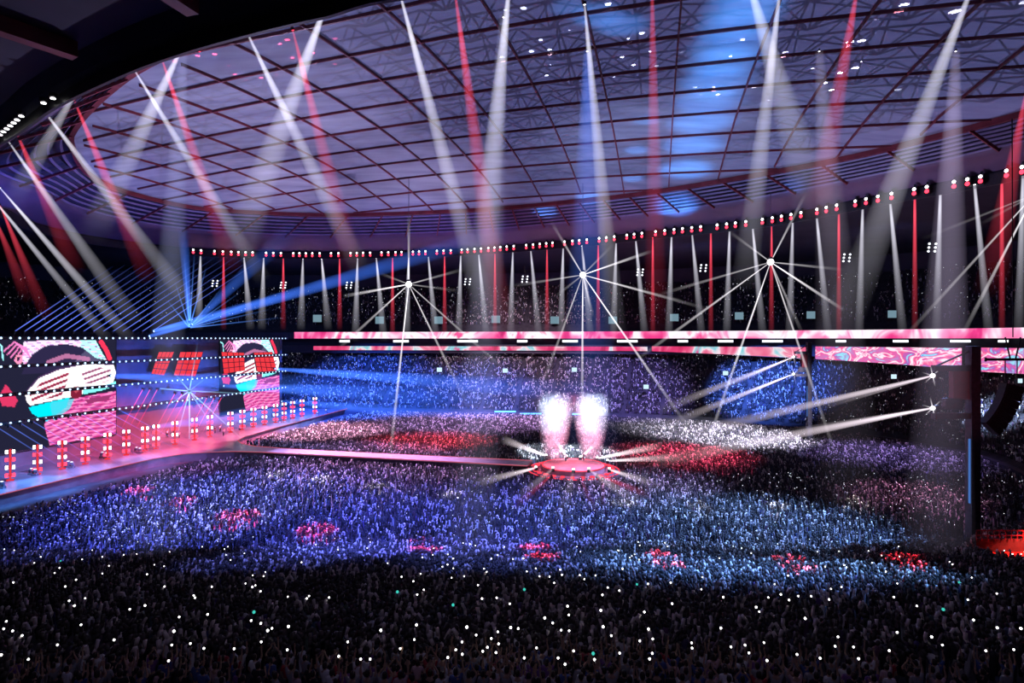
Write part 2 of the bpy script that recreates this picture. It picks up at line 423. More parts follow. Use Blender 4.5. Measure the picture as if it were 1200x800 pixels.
# ------------------------------------------------------------------ displays round the far stands
def u_range(px0, px1, off):
    r = []
    for i in range(NB * 2):
        (p, w) = pos(i / 2 + .001, off)
        if p[1] > 100:
            x = 600 + F * p[0] / p[1]
            if px0 <= x <= px1: r.append((x, p, AN[int(i / 2) % NB]))
    return sorted(r, key=lambda t: t[0])
def ribbon(name, px0, px1, off, ztop, zbot, mat, label, cat='display', split=None):
    pts = u_range(px0, px1, off); m = MB(); uv = []
    s = 0; prev = None; row = []
    for x, p, n in pts:
        if prev is not None: s += np.linalg.norm(p - prev)
        prev = p; row.append((x, p, n, s))
    t = empty(name, (*row[len(row) // 2][1], ztop)); tag(t, label, cat)
    base = Vector(t.location)
    face = MB(); case = MB()
    for x, p, n, s_ in row:
        zb = zbot(x) if callable(zbot) else zbot
        q = p - n * .25
        face.v += [(q[0] - base.x, q[1] - base.y, ztop - base.z), (q[0] - base.x, q[1] - base.y, zb - base.z)]
        o = p + n * .3
        case.v += [tuple(Vector((*(p - n * .2), ztop + .2)) - base), tuple(Vector((*(p - n * .2), zb - .2)) - base), tuple(Vector((*o, zb - .2)) - base), tuple(Vector((*o, ztop + .2)) - base)]
    for i in range(len(row) - 1):
        face.f.append((2 * i, 2 * i + 1, 2 * i + 3, 2 * i + 2))
        for k in range(4): case.f.append((4 * i + k, 4 * i + (k + 1) % 4, 4 * i + 4 + (k + 1) % 4, 4 * i + 4 + k))
    e = len(row) - 1; case.f += [(0, 1, 2, 3), (4 * e, 4 * e + 1, 4 * e + 2, 4 * e + 3)]
    me = face.mesh('screen', mat); ul = me.uv_layers.new(name='UVMap')
    for poly in me.polygons:
        for li in poly.loop_indices:
            vi = me.loops[li].vertex_index; ul.data[li].uv = (row[vi // 2][3], me.vertices[vi].co.z)
    link('screen', me, t); case.build('casing', M['black'], t)
    return t
ribbon('ribbon_display', 345, 1290, 27.6, 34.2, 31.2, M['ribbon'], 'long upper pink and white ribbon display running along the front of the upper stand', 'ribbon display')
ribbon('ribbon_display', 366, 760, 27.6, 27.7, 25.9, M['ribbon_low'], 'thinner lower pink ribbon display under the upper one on the far stand', 'ribbon display')
drop = lambda x: 25.9 - (x - 760) / 390 * 4.6
ribbon('video_board', 763, 945, 27.6, 27.9, drop, M['ribbon_low'], 'red wedge-shaped video board between the thin ribbon and the farther tower', 'video board')
ribbon('video_board', 953, 1131, 27.6, 28.2, drop, M['board'], 'pink and blue patterned video board between the two lamp towers', 'video board')
ribbon('video_board', 1147, 1290, 27.6, 28.4, lambda x: 21.2, M['board'], 'pink and blue video board at the right edge behind the hanging speaker', 'video board')

# monitors and signs hanging over the stands
def panel(name, c, w, h, mat, label, cat, group, cols=0, rope=None):
    t = empty(name, c); tag(t, label, cat, group)
    MB().box((0, 0, 0), (w + .3, .35, h + .3)).build('casing', M['black'], t)
    MB().box((0, -.2, 0), (w, .06, h)).build('screen', mat, t)
    if rope:
        for k in (-w / 3, w / 3): MB().bar((k, 0, h / 2), (k, 0, h / 2 + rope), .08).build('hanger', M['steel'], t)
    return t
def upper_depth(px, off):
    r = u_range(px - 6, px + 6, off); return float(np.mean([p[1] for _, p, _ in r]))
for i, (x, y) in enumerate([(372, 373), (445, 375), (514, 375), (581, 374), (650, 375), (718, 375), (790, 372), (866, 370), (950, 369), (1045, 368)]):
    d = upper_depth(x, 30); panel('monitor', P(x, y, d), 10 * d / F, 8.5 * d / F, M['pale'], f'pale blue monitor hanging before the upper stand, {nth(i + 1)} from the left', 'monitor', 'monitors over the upper stand', rope=2.5)
for i, (x, y) in enumerate([(515, 433), (592, 434), (673, 433), (757, 453), (850, 437), (1047, 441), (1194, 446)]):
    d = upper_depth(x, 8); panel('lit_sign', P(x, y, d), 5.2 * d / F + .3, 5 * d / F, M['sign'], f'small lit white sign above the lower stand, {nth(i + 1)} from the left', 'sign', 'lit signs over the lower stand', rope=2)
for i, x in enumerate([404, 470, 548, 612, 668, 735, 800, 850, 905, 985, 1055, 1125, 1175]):
    d = upper_depth(x, 30); panel('concourse_light', P(x, 399.6, d), (12 + 6 * (i % 3)) * d / F, 2.6 * d / F, M['white_soft'], f'lit white kiosk front on the concourse between the ribbons, {nth(i + 1)} from the left', 'kiosk light', 'kiosk lights on the concourse')
for i, (x, y) in enumerate([(592, 482), (622, 484.5), (683, 485)]):
    d = upper_depth(x, 0) - 1; c = P(x, y, d); t = empty('light_strip', c); tag(t, f'glowing blue light strip on the wall of the far stand, {nth(i + 1)} from left', 'light strip', 'blue strips on the far wall')
    MB().box((0, 0, 0), (26 * d / F, .3, .9)).build('casing', M['black'], t); MB().box((0, -.2, 0), (25 * d / F, .1, .6)).build('tube', M['bluestrip'], t)
# hanging floodlight clusters
fm = MB().box((0, .2, 0), (3.2, .2, .12)).box((0, .2, 1.1), (3.2, .2, .12)).box((0, .2, -1.1), (3.2, .2, .12)).box((-.95, .2, 0), (.12, .2, 3.2)).box((.95, .2, 0), (.12, .2, 3.2)).bar((0, .2, 1.2), (0, .2, 6), .1)
FMESH = fm.mesh('frame', M['black']); fl = MB(); fl.lathe([(.02, -.05), (.3, 0), (.34, .2), (.2, .35)], 10, Matrix.Rotation(math.radians(90), 4, 'X')); FL = fl.mesh('lamp', M['white_soft'])
for i, (x, y) in enumerate([(252, 332), (332, 334), (409, 334), (548, 330), (615, 327), (750, 319), (824, 314), (992, 302), (1092, 290)]):
    d = upper_depth(x, 20) * .95; t = empty('floodlight_cluster', P(x, y, d)); tag(t, f'cluster of six small white floodlights hung below the roof edge, {nth(i + 1)} from left', 'floodlight', 'hanging floodlight clusters')
    fr_ = link('frame', FMESH, t)
    for kx in (-.95, .95):
        for kz in (-1.1, 0, 1.1): link('lamp', FL, fr_, loc=(kx + kz * .15, 0, kz))

# ------------------------------------------------------------------ lamp ring
RIc = np.vstack([RING, RING[:1]]); rs = np.concatenate([[0], np.cumsum(np.linalg.norm(np.diff(RIc, axis=0), axis=1))])
def ring_at(s): return Vector((np.interp(s, rs, RIc[:, 0]), np.interp(s, rs, RIc[:, 1]), RZ))
pl_h = MB().box((0, 0, 0), (.9, .7, 2.0)).box((0, .1, 1.2), (.3, .3, .6)).mesh('housing', M['black'])
pl_w = MB().ball((0, -.36, .45), .32, 10, 6, (1, .6, 1)).mesh('white_lens', M['white'], True)
pl_r = MB().ball((0, -.36, -.42), .4, 10, 6, (1, .6, 1)).mesh('red_lens', M['red'], True)
smax = rs[np.argmin(np.linalg.norm(RING - np.array(at(225, 294, RZ)[:2]), axis=1))]
s, cnt, k = -4., 0, 0
fixt = []
while s < smax:
    fixt.append(s % rs[-1]); k += 1
    s += 2.45 + float(R.uniform(-.25, .3)) + (1.9 if k % int(3 + (k // 7) % 4) == 0 else 0)
for i, s in enumerate(fixt):
    p = ring_at(s); q = ring_at(s + .5) - p
    n = Vector((-q.y, q.x, 0)).normalized()
    c = Vector((OC[0], OC[1], RZ)) - p
    if n.dot(c) < 0: n = -n
    t = empty('ring_lamp', p + n * 1.3 + Vector((0, 0, -.25)))
    tag(t, f'white over red lamp pair on the roof edge, {nth(i + 1)} counted from the right', 'lamp', 'lamp pairs along the roof edge')
    t.rotation_euler.z = math.atan2(n.y, n.x) + math.pi / 2
    hs = link('housing', pl_h, t); link('white_lens', pl_w, hs)['label'] = 'lit white lens'; link('red_lens', pl_r, hs)['label'] = 'lit red lens'
# lamps on the near edge, at the left of the picture
nb = MB().ball((0, 0, -.3), .2, 10, 6, (1.5, 1.5, .5)).mesh('lens', M['white'], True); nh = MB().box((0, 0, .1), (.6, .6, .5)).mesh('housing', M['black'])
for i, (x, y) in enumerate([(-4, 159), (0, 155.5), (4, 152), (8, 148.5), (12, 145), (16, 141.5), (20, 138), (25, 133.5), (51, 118), (62, 112.5)]):
    p = at(x, y, RZ - .9); t = empty('edge_lamp', p); tag(t, f'white lamp under the near roof edge at upper left, {nth(i + 1)} going up', 'lamp', 'white lamps on the near roof edge')
    hs = link('housing', nh, t); link('lens', nb, hs)
# small beams straight down from the ring
seq = [(235, 'w'), (262, 'r'), (286, 'w2'), (309, 'w'), (332, 'r'), (355, 'w'), (377, 'w2'), (398, 'r'), (419, 'w'), (441, 'w2'), (460, 'r'), (479, 'w'), (502, 'w2'), (521, 'r'), (540, 'w'), (561, 'w2'),
       (580, 'r'), (601, 'w'), (622, 'w2'), (641, 'r'), (660, 'w'), (682, 'w2'), (701, 'r'), (722, 'w'), (745, 'w2'), (765, 'r'), (787, 'w'), (811, 'w2'), (833, 'r'), (855, 'w'), (882, 'w2'), (904, 'r'),
       (929, 'w'), (957, 'w2'), (983, 'r'), (1011, 'w'), (1043, 'w2'), (1072, 'r'), (1102, 'w'), (1142, 'w2'), (1174, 'r'), (1199, 'w')]
ringx = [(proj((*p, RZ))[0], p) for p in RING if p[1] > 100]
for i, (x, k) in enumerate(seq):
    p = min(ringx, key=lambda t: abs(t[0] - x))[1]; y = proj((*p, RZ))[1]; d = p[1]
    A = P(x, y + 5, d); yb = 388 if x > 400 else 375
    dx = {'w': -.03, 'w2': .1, 'r': 0}[k] * (yb - y)
    B = P(x + dx, yb + 12, d)
    c = RED if k == 'r' else WHITE
    spotlight(A, B, (3.3 if k == 'r' else 5) * d / F * 1.1, c, .75 if k == 'r' else .55, LENS_R if k == 'r' else LENS_W,
              f'{"red" if k == "r" else "white"} narrow spotlight shining down from the roof edge, {nth(i + 1)} from left', group='downward spotlights along the roof edge', sc=.9, r0=.25)

# ------------------------------------------------------------------ big beams from the roof
big = [('w', 95, 97, 12, 240, 13, .55), ('w', 215, 52, 108, 275, 18, .6), ('w', 385, -3, 275, 300, 24, .6), ('w', 598, -30, 562, 345, 21, .6), ('w', 872, -40, 960, 260, 26, .42), ('w', 915, -20, 872, 340, 17, .55),
       ('w', 1145, -30, 985, 380, 24, .5), ('w', 158, 83, 310, 330, 11, .6), ('w', 288, 35, 425, 320, 14, .62), ('w', 468, -10, 570, 370, 16, .6), ('w', 685, 5, 722, 400, 15, .5), ('w', 48, 125, 230, 365, 12, .55),
       ('w', 8, 163, 160, 380, 11, .5), ('w', 0, 220, 155, 400, 8, .7), ('w', -12, 228, 128, 400, 7, .6),
       ('r', 18, 152, 90, 320, 12, .7), ('r', 86, 115, 175, 330, 12, .8), ('r', 190, 70, 275, 320, 13, .8), ('r', 343, 35, 415, 320, 15, .65), ('r', 533, -10, 590, 400, 18, .65), ('r', 764, -30, 769, 400, 16, .42),
       ('r', 1006, -20, 955, 260, 18, .6), ('r', 1202, 108, 1160, 345, 18, .6), ('r', 0, 240, 55, 372, 8, .8), ('r', -8, 250, 32, 350, 8, .8)]
nw = nr = 0
for k, x0, y0, x1, y1, hw, s in sorted(big, key=lambda t: t[1]):
    A = at(x0, y0, 66.5) if y0 < 215 else at(x0, y0, 60)
    d = A.y; B = P(x1, y1, d * 1.12)
    if k == 'w': nw += 1
    else: nr += 1
    spotlight(A, B, hw * d * 1.12 / F, WHITE if k == 'w' else RED, s * (.85 if k == 'w' else .58), LENS_W if k == 'w' else LENS_R,
              f'{"white" if k == "w" else "red"} roof spotlight with a long slanting beam, {nth(nw if k == "w" else nr)} {"white" if k == "w" else "red"} one from left', group='roof spotlights with long beams', sc=.55, r0=.12)
# broad pale shafts, painted as glowing cones, reaching down into the near crowd
for i, (x0, y0, x, y1, hw, s, c) in enumerate([(215, 60, 178, 730, 34, .085, (.5, .55, .9)), (590, 20, 542, 800, 42, .10, (.55, .55, .8)), (1120, 60, 1092, 760, 46, .12, (.6, .5, .75)), (688, 60, 692, 575, 44, .17, (.1, .24, 1)), (960, 60, 1000, 620, 42, .07, (.7, .6, .8))]):
    A = at(x0, y0, 66); B = P(x, y1, min(A.y, 80.))
    spotlight(A, B, hw * B.y / F, c, s * 1.6, LENS_W, f'dim roof spotlight washing a wide pale shaft down onto the crowd, {["leftmost", "second", "rightmost", "blue middle", "fourth"][i]} one', group='wide wash spotlights', sc=.45, r0=.5)

# ------------------------------------------------------------------ starburst lamps on cables
stars = [((479, 333, 150), [(402, 347, 1), (545, 315, .35), (445, 320, .2), (395, 410, .5), (456, 545, .9), (548, 475, .55), (590, 432, .35), (540, 341, .2), (479, 250, .5)]),
         ((683, 322, 150), [(764, 294, 1), (645, 258, .5), (720, 285, .25), (600, 335, .3), (632, 460, .4), (682, 505, .8), (695, 372, .6), (806, 500, .9), (800, 353, .4), (830, 362, .35), (650, 348, .25)]),
         ((903, 307, 140), [(990, 364, 1), (745, 422, .7), (772, 345, .4), (822, 540, .8), (853, 270, .4), (945, 225, .45), (990, 316, .3), (980, 535, .5), (940, 390, .35)]),
         ((1212, 228, 110), [(1060, 395, .6), (1128, 392, .9), (1080, 280, .25), (1150, 262, .3)])]
core = MB().ball((0, 0, 0), .75, 12, 8).mesh('bulb', M['white'], True)
yoke = MB().lathe([(.3, .62), (.62, .74), (.62, 1.0), (.25, 1.2), (.06, 1.3)], 12).mesh('housing', M['black'])
words_ = ['leftmost', 'middle', 'third from left', 'rightmost']
for i, ((x, y, d), rays) in enumerate(stars):
    c = P(x, y, d); t = empty('starburst_lamp', c); tag(t, f'dazzling white starburst lamp with thin rays hanging under the roof, {words_[i]} of four', 'lamp', 'starburst lamps')
    link('bulb', core, t); link('housing', yoke, t)
    MB().bar((0, 0, 1.2), (0, 0, zroof(c.x, c.y) - c.z - .5), .1).build('cable', M['steel'], t)
    for (ex, ey, s) in rays: beam(t, c, c, P(ex, ey, d * .97), .1, .42 * d / 150 + .12, (1, .95, 1), s * 1.25)

# ------------------------------------------------------------------ stage
def prism(poly, z0, z1):
    m = MB(); n = len(poly); m.v = [(*p[:2], z0) for p in poly] + [(*p[:2], z1) for p in poly]
    m.f = [tuple(range(n))[::-1], tuple(range(n, 2 * n))] + [(i, (i + 1) % n, n + (i + 1) % n, n + i) for i in range(n)]
    return m
edge = [(-119, 60), (-119, 110), (-118.5, 120), (-116.5, 126), (-112, 130), (-106, 132.6), (-98, 133.4)]
edge2 = [(-98, 139.6), (-106, 140.4), (-112, 143), (-116.5, 147), (-119, 153), (-121, 170), (-126, 232)]
stage = empty('stage', ab(-130, 136, 0)); tag(stage, 'long main stage with glossy deck along the left side of the arena', 'stage')
so = -Vector(stage.location)
poly = [ab(*e) for e in edge] + [ab(*e) for e in edge2] + [ab(-148, 232), ab(-148, 60)]
prism(poly, 0, 1.75).build('skirt', M['skirt'], stage, loc=so); prism(poly, 1.76, 2.0).build('deck', M['deck'], stage, loc=so)
es = MB(); es.path([ab(b_ + .15, a_, 2.04) for b_, a_ in edge], .25, .12); es.path([ab(b_ + .15, a_, 2.04) for b_, a_ in edge2], .25, .12); es.build('edge_strip', M['pinkstrip'], stage, loc=so)
cw = empty('catwalk', ab(-60, 136.5, 0)); tag(cw, 'raised catwalk with pink lit edges joining the main stage to the round stage', 'catwalk'); co = -Vector(cw.location)
pc = [ab(-97.9, 133.5), ab(-29, 133.6), ab(-29, 139.4), ab(-97.9, 139.5)]
prism(pc, 0, 1.75).build('skirt', M['wall'], cw, loc=co); prism(pc, 1.76, 2.0).build('deck', M['catwalk'], cw, loc=co)
for a_ in (133.5, 139.4): MB().bar(ab(-98, a_, 2.03), ab(-29, a_, 2.03), .28, .14).build('edge_strip', M['pinkstrip'], cw, loc=co)
BC = at(672, 545, 2.0); BC = Vector((BC.x, BC.y, 0))
rst = empty('round_stage', BC); tag(rst, 'round red-lit centre stage with stepped rim at the end of the catwalk', 'stage')
MB().lathe([(7.1, 0), (7.1, 2.1), (.1, 2.15)], 48).build('deck', M['catwalk'], rst)
MB().lathe([(10.4, 0), (10.4, 1.0), (7.15, 1.05)], 48).build('step', M['skirt'], rst)
for r_, z_ in ((7.15, 2.15), (10.4, 1.08)):
    q = [(r_ * math.cos(t), r_ * math.sin(t), z_) for t in np.linspace(0, 2 * math.pi, 49)]
    MB().path(q, .2, .16).build('rim_strip', M['redstrip'], rst)
nlit = MB()
for k in range(26):
    t = 2 * math.pi * k / 26; nlit.box((9 * math.cos(t), 9 * math.sin(t), 1.25), (.8, .8, .35), Matrix.Rotation(t, 3, 'Z'))
nlit.build('step_light', M['redstrip'], rst)
# lamps standing round the round stage
wb = MB().box((0, 0, .25), (.7, .5, .5)).box((0, 0, .65), (.5, .4, .3)).mesh('housing', M['black']); wl = MB().ball((0, 0, .85), .3, 10, 6, (1, 1, .7)).mesh('lens', M['white'], True)
cb = [(640, 534, 588, 514, 6, .7, 'w'), (664, 535, 646, 508, 4, 1.0, 'w'), (680, 536, 704, 515, 4, 1.0, 'w'), (700, 537, 775, 522, 6, .8, 'w'), (712, 540, 800, 535, 6, .5, 'w'), (628, 548, 558, 566, 6, .7, 'w'),
      (648, 549, 605, 585, 7, .6, 'w'), (646, 557, 605, 592, 5, .9, 'r'), (672, 551, 657, 612, 8, .8, 'w'), (680, 560, 698, 600, 4, .8, 'r'), (690, 550, 755, 595, 8, .75, 'w'), (714, 550, 770, 568, 6, .7, 'w'),
      (700, 556, 760, 580, 5, .7, 'r'), (706, 560, 708, 602, 4, .5, 'r')]
for i, (x0, y0, x1, y1, hw, s, k) in enumerate(cb):
    A = at(x0, y0, 2.6 if k == 'w' else 1.9); d = A.y
    B = P(x1, y1, min(d - 6, F * (H - 2.3) / (y1 - HOR)) if y1 > y0 else d + 4)
    t = empty('stage_lamp', A - Vector((0, 0, .6))); tag(t, f'{"white" if k == "w" else "red"} stage lamp beaming outward from the rim of the round stage, {nth(i + 1)} round it', 'stage lamp', 'lamps round the centre stage')
    link('housing', wb, t); link('lens', wl if k == 'w' else LENS_R, t)
    beam(t, t.location, A, B, .2, hw * d / F, (1, .85, .92) if k == 'w' else RED, s * 2.1)
# wall of screens behind the main stage
WB = -141.
def wall(t, z, off=0.): v = ab(WB + off, 102.1 + t, z); return v
lw = empty('screen_rig', wall(48, 0)); tag(lw, 'tall dark screen rig behind the main stage carrying the rows of lamps', 'screen rig'); lo = -Vector(lw.location)
bk = prism([wall(-6, 0), wall(101, 0), wall(101, 0, -2), wall(-6, 0, -2)], 2.0, 31.3); bk.build('backing', M['rigwall'], lw, loc=lo)
for tt in np.linspace(-5, 100, 16): MB().bar(wall(tt, 2, -2.4), wall(tt, 31, -2.4), .4).build('post', M['steel'], lw, loc=lo)
# picture on the big screens: a neon portrait in slatted glasses
def seg(x, y, ax, ay, bx, by):
    vx, vy = bx - ax, by - ay; t = np.clip(((x - ax) * vx + (y - ay) * vy) / (vx * vx + vy * vy), 0, 1)
    return np.hypot(x - ax - t * vx, y - ay - t * vy)
def pline(x, y, pts): return np.min([seg(x, y, *p, *q) for p, q in zip(pts[:-1], pts[1:])], axis=0)
def portrait(x, y):                      # picture units: 0..200 across, 0..130 down
    c = np.zeros((*x.shape, 3)); c[...] = (.012, .012, .03)
    def put(mask, col, a=1.): c[mask] = c[mask] * (1 - a) + np.array(col) * a
    wob = np.sin(x * .35 + y * .8) + np.sin(y * 1.7 - x * .21)
    def poly_in(pts):
        m = np.zeros(x.shape, bool); pts = np.array(pts, float)
        for (x0, y0), (x1, y1) in zip(pts, np.roll(pts, -1, 0)):
            if y0 == y1: continue
            m ^= ((y0 > y) != (y1 > y)) & (x < (x1 - x0) * (y - y0) / (y1 - y0) + x0)
        return m
    put(poly_in([(4, 80), (12, 68), (26, 84), (22, 90), (8, 88)]), (.55, .03, .1))
    face = poly_in([(60, 90), (135, 84), (134, 100), (138, 120), (134, 132), (62, 132), (56, 112)])
    strip_ = .5 + .5 * np.sin(y * 1.5 + np.sin(x * .09) * 3 + x * .05)
    fine = (.5 + .5 * np.sin(y * 3.1 + np.sin(x * .12) * 4 + x * .11)) * (.5 + .5 * np.sin(x * .4 + y * .6))
    c[face] = np.stack([.35 + .4 * strip_ + .3 * fine, .02 + .14 * strip_ ** 2 + .3 * fine ** 2, .12 + .26 * strip_ + .3 * fine], -1)[face]
    put(face & (np.abs(np.sin(y * .55 + np.sin(x * .07) * 2)) < .16), (.12, .02, .15), .8)
    put(poly_in([(38, 92), (84, 86), (80, 96), (66, 104), (58, 108), (42, 98)]), (.0, .62, .72))
    put(face & poly_in([(62, 90), (90, 86), (84, 98), (66, 108)]), (.05, .5, .62), .8)
    head = poly_in([(30, 60), (38, 46), (54, 34), (84, 30), (108, 36), (120, 50), (70, 60)])
    put(head, (.02, .016, .05)); put(head & (x + y > 140), (.09, .08, .16), .7); put(pline(x, y, [(60, 50), (80, 44), (104, 48)]) < 2.2, (.6, .2, .4), .6)
    hair = poly_in([(32, 30), (60, 28), (112, 28), (118, 40), (124, 50), (112, 47), (98, 36), (80, 32), (56, 34), (42, 42), (33, 53), (31, 46)])
    put(hair, (.75, .62, .85)); put(hair & (x > 96), (.4, .85, .85)); put(hair & (wob > 1.25), (.9, .3, .6)); put(hair & (wob < -1.5), (.3, .12, .4))
    for k in range(5): put(pline(x, y, [(10 + k * 4, 38 + k * 3), (22 + k * 3, 30 + k * 2), (36 + k, 36 + 2 * k)]) < .7, (.8, .2, .5))
    put(pline(x, y, [(0, 31), (7, 33), (9, 46)]) < .9, (.3, .75, .8)); put(np.abs(np.hypot(x - 27, y - 46) - 3.5) < 1, (.8, .25, .4))
    put(pline(x, y, [(118, 30), (124, 40), (127, 48)]) < 2.4, (.8, .03, .08))
    # glasses
    fr = poly_in([(34, 78), (50, 64), (72, 57), (104, 53), (131, 55), (134, 64), (130, 76), (116, 78), (102, 77), (98, 84), (84, 86), (72, 87), (40, 90), (36, 86)])
    put(fr, (1, .93, .97))
    lens1 = poly_in([(39, 80), (52, 69), (72, 62), (83, 61), (81, 72), (75, 84), (42, 87)]); lens2 = poly_in([(96, 60), (112, 57), (128, 59), (129, 66), (126, 73), (112, 74), (101, 74)])
    sl = np.sin((y + x * .28) * 1.12)
    put(lens1 & (sl > -.1), (.42, .03, .06)); put(lens1 & (sl > .75), (.12, .01, .05)); put(lens2 & (sl > .1), (.45, .12, .2)); put(lens2 & (sl > .8), (.1, .04, .12))
    put(pline(x, y, [(34, 78), (50, 64), (72, 57), (104, 52), (130, 55)]) < .9, (.05, .02, .08))
    put(np.hypot((x - 91) / 6.5, (y - 82) / 6.5) < 1, (.16, .01, .03)); put(np.hypot((x - 91) / 3, (y - 79) / 3) < 1, (.4, .05, .08))
    put(pline(x, y, [(100, 82), (118, 80), (133, 76)]) < 2.2, (.2, .9, .85))
    put(poly_in([(100, 90), (128, 88), (126, 93), (104, 95)]), (.25, .03, .12))
    return c
def face_screen(t0, t1, name, label):
    nt_, nz_ = 150, 110
    ts = np.linspace(t0, t1, nt_); zs = np.linspace(31.0, 5.5, nz_)
    T, Z = np.meshgrid(ts, zs)
    u = (T - t0) / (t1 - t0); v = (31 - Z) / 25.5
    Xp = 134 * (1.28 * u / (1 + .28 * u)); Yp = 27 + 105 * v - (1 - u) * v * 0
    C3 = portrait(Xp, Yp)
    o = Vector(wall((t0 + t1) / 2, 18, .35))
    m = MB(); m.v = [tuple(wall(t, z, .35) - o) for z in zs for t in ts]
    m.f = [(r * nt_ + c, r * nt_ + c + 1, (r + 1) * nt_ + c + 1, (r + 1) * nt_ + c) for r in range(nz_ - 1) for c in range(nt_ - 1)]
    me = m.mesh('screen', M['screen']); at_ = me.color_attributes.new('Col', 'FLOAT_COLOR', 'POINT')
    at_.data.foreach_set('color', np.concatenate([C3.reshape(-1, 3), np.ones((nt_ * nz_, 1))], 1).ravel().astype(np.float32))
    t = empty(name, o); tag(t, label, 'screen', 'portrait screens on the stage wall'); link('screen', me, t)
    fr = MB()
    for p, q in (((t0, 31), (t1, 31)), ((t1, 31), (t1, 5.5)), ((t1, 5.5), (t0, 5.5)), ((t0, 5.5), (t0, 31))): fr.bar(wall(*p, .25) - o, wall(*q, .25) - o, .25)
    fr.build('frame', M['black'], t)
face_screen(-2, 28, 'led_screen', 'large neon portrait screen with white slatted glasses at the left edge of stage')
face_screen(67, 99, 'led_screen', 'smaller-looking neon portrait screen at the far end of the stage wall')
# leaning red panels
def wall_px(px, py, off):
    k = (px - 600) / F; # X = k*Y on the wall line
    base = wall(0, 0, off); t = (k * base.y - base.x) / (AX.x - k * AX.y); y = base.y + AX.y * t
    return t, H - (py - HOR) / F * y
for i, q in enumerate([[(186, 412), (204, 412), (192, 440), (177, 438)], [(211, 412), (238, 412), (229, 441), (203, 440)], [(259, 412), (286, 413), (287, 434), (262, 438)], [(297, 413), (319, 412), (325, 437), (301, 435)]]):
    pts = [wall(*wall_px(x, y, 2.2), 2.2) for x, y in q]; o = sum(pts, Vector()) / 4
    t = empty('tilted_panel', o); tag(t, f'leaning red glowing lattice panel on the stage wall, {nth(i + 1)} from the left', 'light panel', 'leaning red panels')
    n_ = BX * .25
    m = MB(); m.v = [tuple(p - o + n_ * .1) for p in pts] + [tuple(p - o - n_) for p in pts]; m.f = [(0, 1, 2, 3), (7, 6, 5, 4)] + [(k, (k + 1) % 4, 4 + (k + 1) % 4, 4 + k) for k in range(4)]
    m.build('frame', M['black'], t)
    gp = MB()
    def bl(a, c): return (pts[0] * (1 - a) + pts[1] * a) * (1 - c) + (pts[3] * (1 - a) + pts[2] * a) * c - o + n_ * .25
    for a in range(4):
        for c in range(4): 
            k0 = len(gp.v); g = .014
            gp.v += [tuple(bl(a / 4 + g, c / 4 + g)), tuple(bl(a / 4 + .25 - g, c / 4 + g)), tuple(bl(a / 4 + .25 - g, c / 4 + .25 - g)), tuple(bl(a / 4 + g, c / 4 + .25 - g))]; gp.f.append((k0, k0 + 1, k0 + 2, k0 + 3))
    gp.build('lit_tile', M['redtile'] if 'redtile' in M else M.setdefault('redtile', glow('red_tile', (1, .05, .07), .9)), t)
# rows of small lamps on the wall
bulb = MB().ball((0, 0, 0), .26, 8, 5).mesh('bulb', M['blue'], True)
rown = ['top row', 'second row down', 'third row down', 'fourth row down', 'lowest row']
for r_ in range(4):
    z = 31.2 - 6.2 * r_
    t = empty('lamp_row', wall(48, z, 2.6)); tag(t, f'{rown[r_]} of small blue-white lamps across the stage screen wall', 'lamp row', 'rows of lamps on the stage wall'); o = -Vector(t.location)
    MB().bar(wall(-4, z, 2.9), wall(100, z, 2.9), .9, .75).build('rail', M['black'], t, loc=o)
    for k in np.arange(-3, 100, 1.95): link('bulb', bulb, t, loc=wall(k, z, 3.3) + o)
# columns of red and white lamps on the deck
pole = MB().box((0, 0, 3.2), (.35, .35, 6.4)).box((0, 0, .1), (1.2, 1.2, .2)).mesh('pole', M['redpole'] if 'redpole' in M else M.setdefault('redpole', glow('red_pole', (1, .05, .07), .8)))
arm = MB()
for z in (1.1, 2.7, 4.3, 5.9): arm.box((0, 0, z), (1.3, .2, .2))
ARM = arm.mesh('crossbar', M['black'])
cw_l = MB().box((0, 0, 0), (.44, .4, .7)).mesh('white_lamp', M['white']); cr_l = MB().box((0, 0, 0), (.5, .4, .7)).mesh('red_lamp', M['red'])
colx = [12, 44, 73, 100, 126, 148, 170, 183, 205, 228, 246, 270, 284, 297, 310, 323, 333, 343, 354, 369]
for i, x in enumerate(colx):
    k = (x - 600) / F; b0 = ab(-129, 0, 2.0); tt = (k * b0.y - b0.x) / (AX.x - k * AX.y); p = ab(-129, tt, 2.0)
    t = empty('lamp_totem', p); tag(t, f'upright column of red and white lamps on the main stage, {nth(i + 1)} from left', 'lamp column', 'lamp columns on the main stage')
    t.rotation_euler.z = math.atan2(-p.x, p.y) * .9
    link('pole', pole, t); xb = link('crossbar', ARM, t)
    for z, me in ((1.1, cr_l), (2.7, cw_l), (4.3, cr_l), (5.9, cw_l)):
        for sx in (-.55, .55): link(me.name.split('.')[0], me, xb, loc=(sx, -.2, z))
# small moving heads along the deck edge
mh = MB().box((0, 0, .2), (1.1, .8, .4)).box((-.45, 0, .7), (.14, .3, .7)).box((.45, 0, .7), (.14, .3, .7)).lathe([(.3, .6), (.36, .9), (.36, 1.3)], 12).mesh('housing', M['deck'])
ml = MB().lathe([(.3, 1.3), (.2, 1.38), (.05, 1.4)], 12).mesh('lens', M['white_soft'])
for i, (x, y) in enumerate([(2, 572), (37, 556), (41, 557), (80, 547), (84, 548), (120, 536), (125, 537), (160, 530), (164, 531), (320, 489), (344, 490), (372, 487), (382, 484)]):
    p = at(x, y, 2.0); t = empty('moving_head', p); tag(t, f'small pale moving head lamp on the stage edge, {nth(i + 1)} from the left', 'moving head', 'moving heads on the stage edge')
    hs = link('housing', mh, t); link('lens', ml, hs)
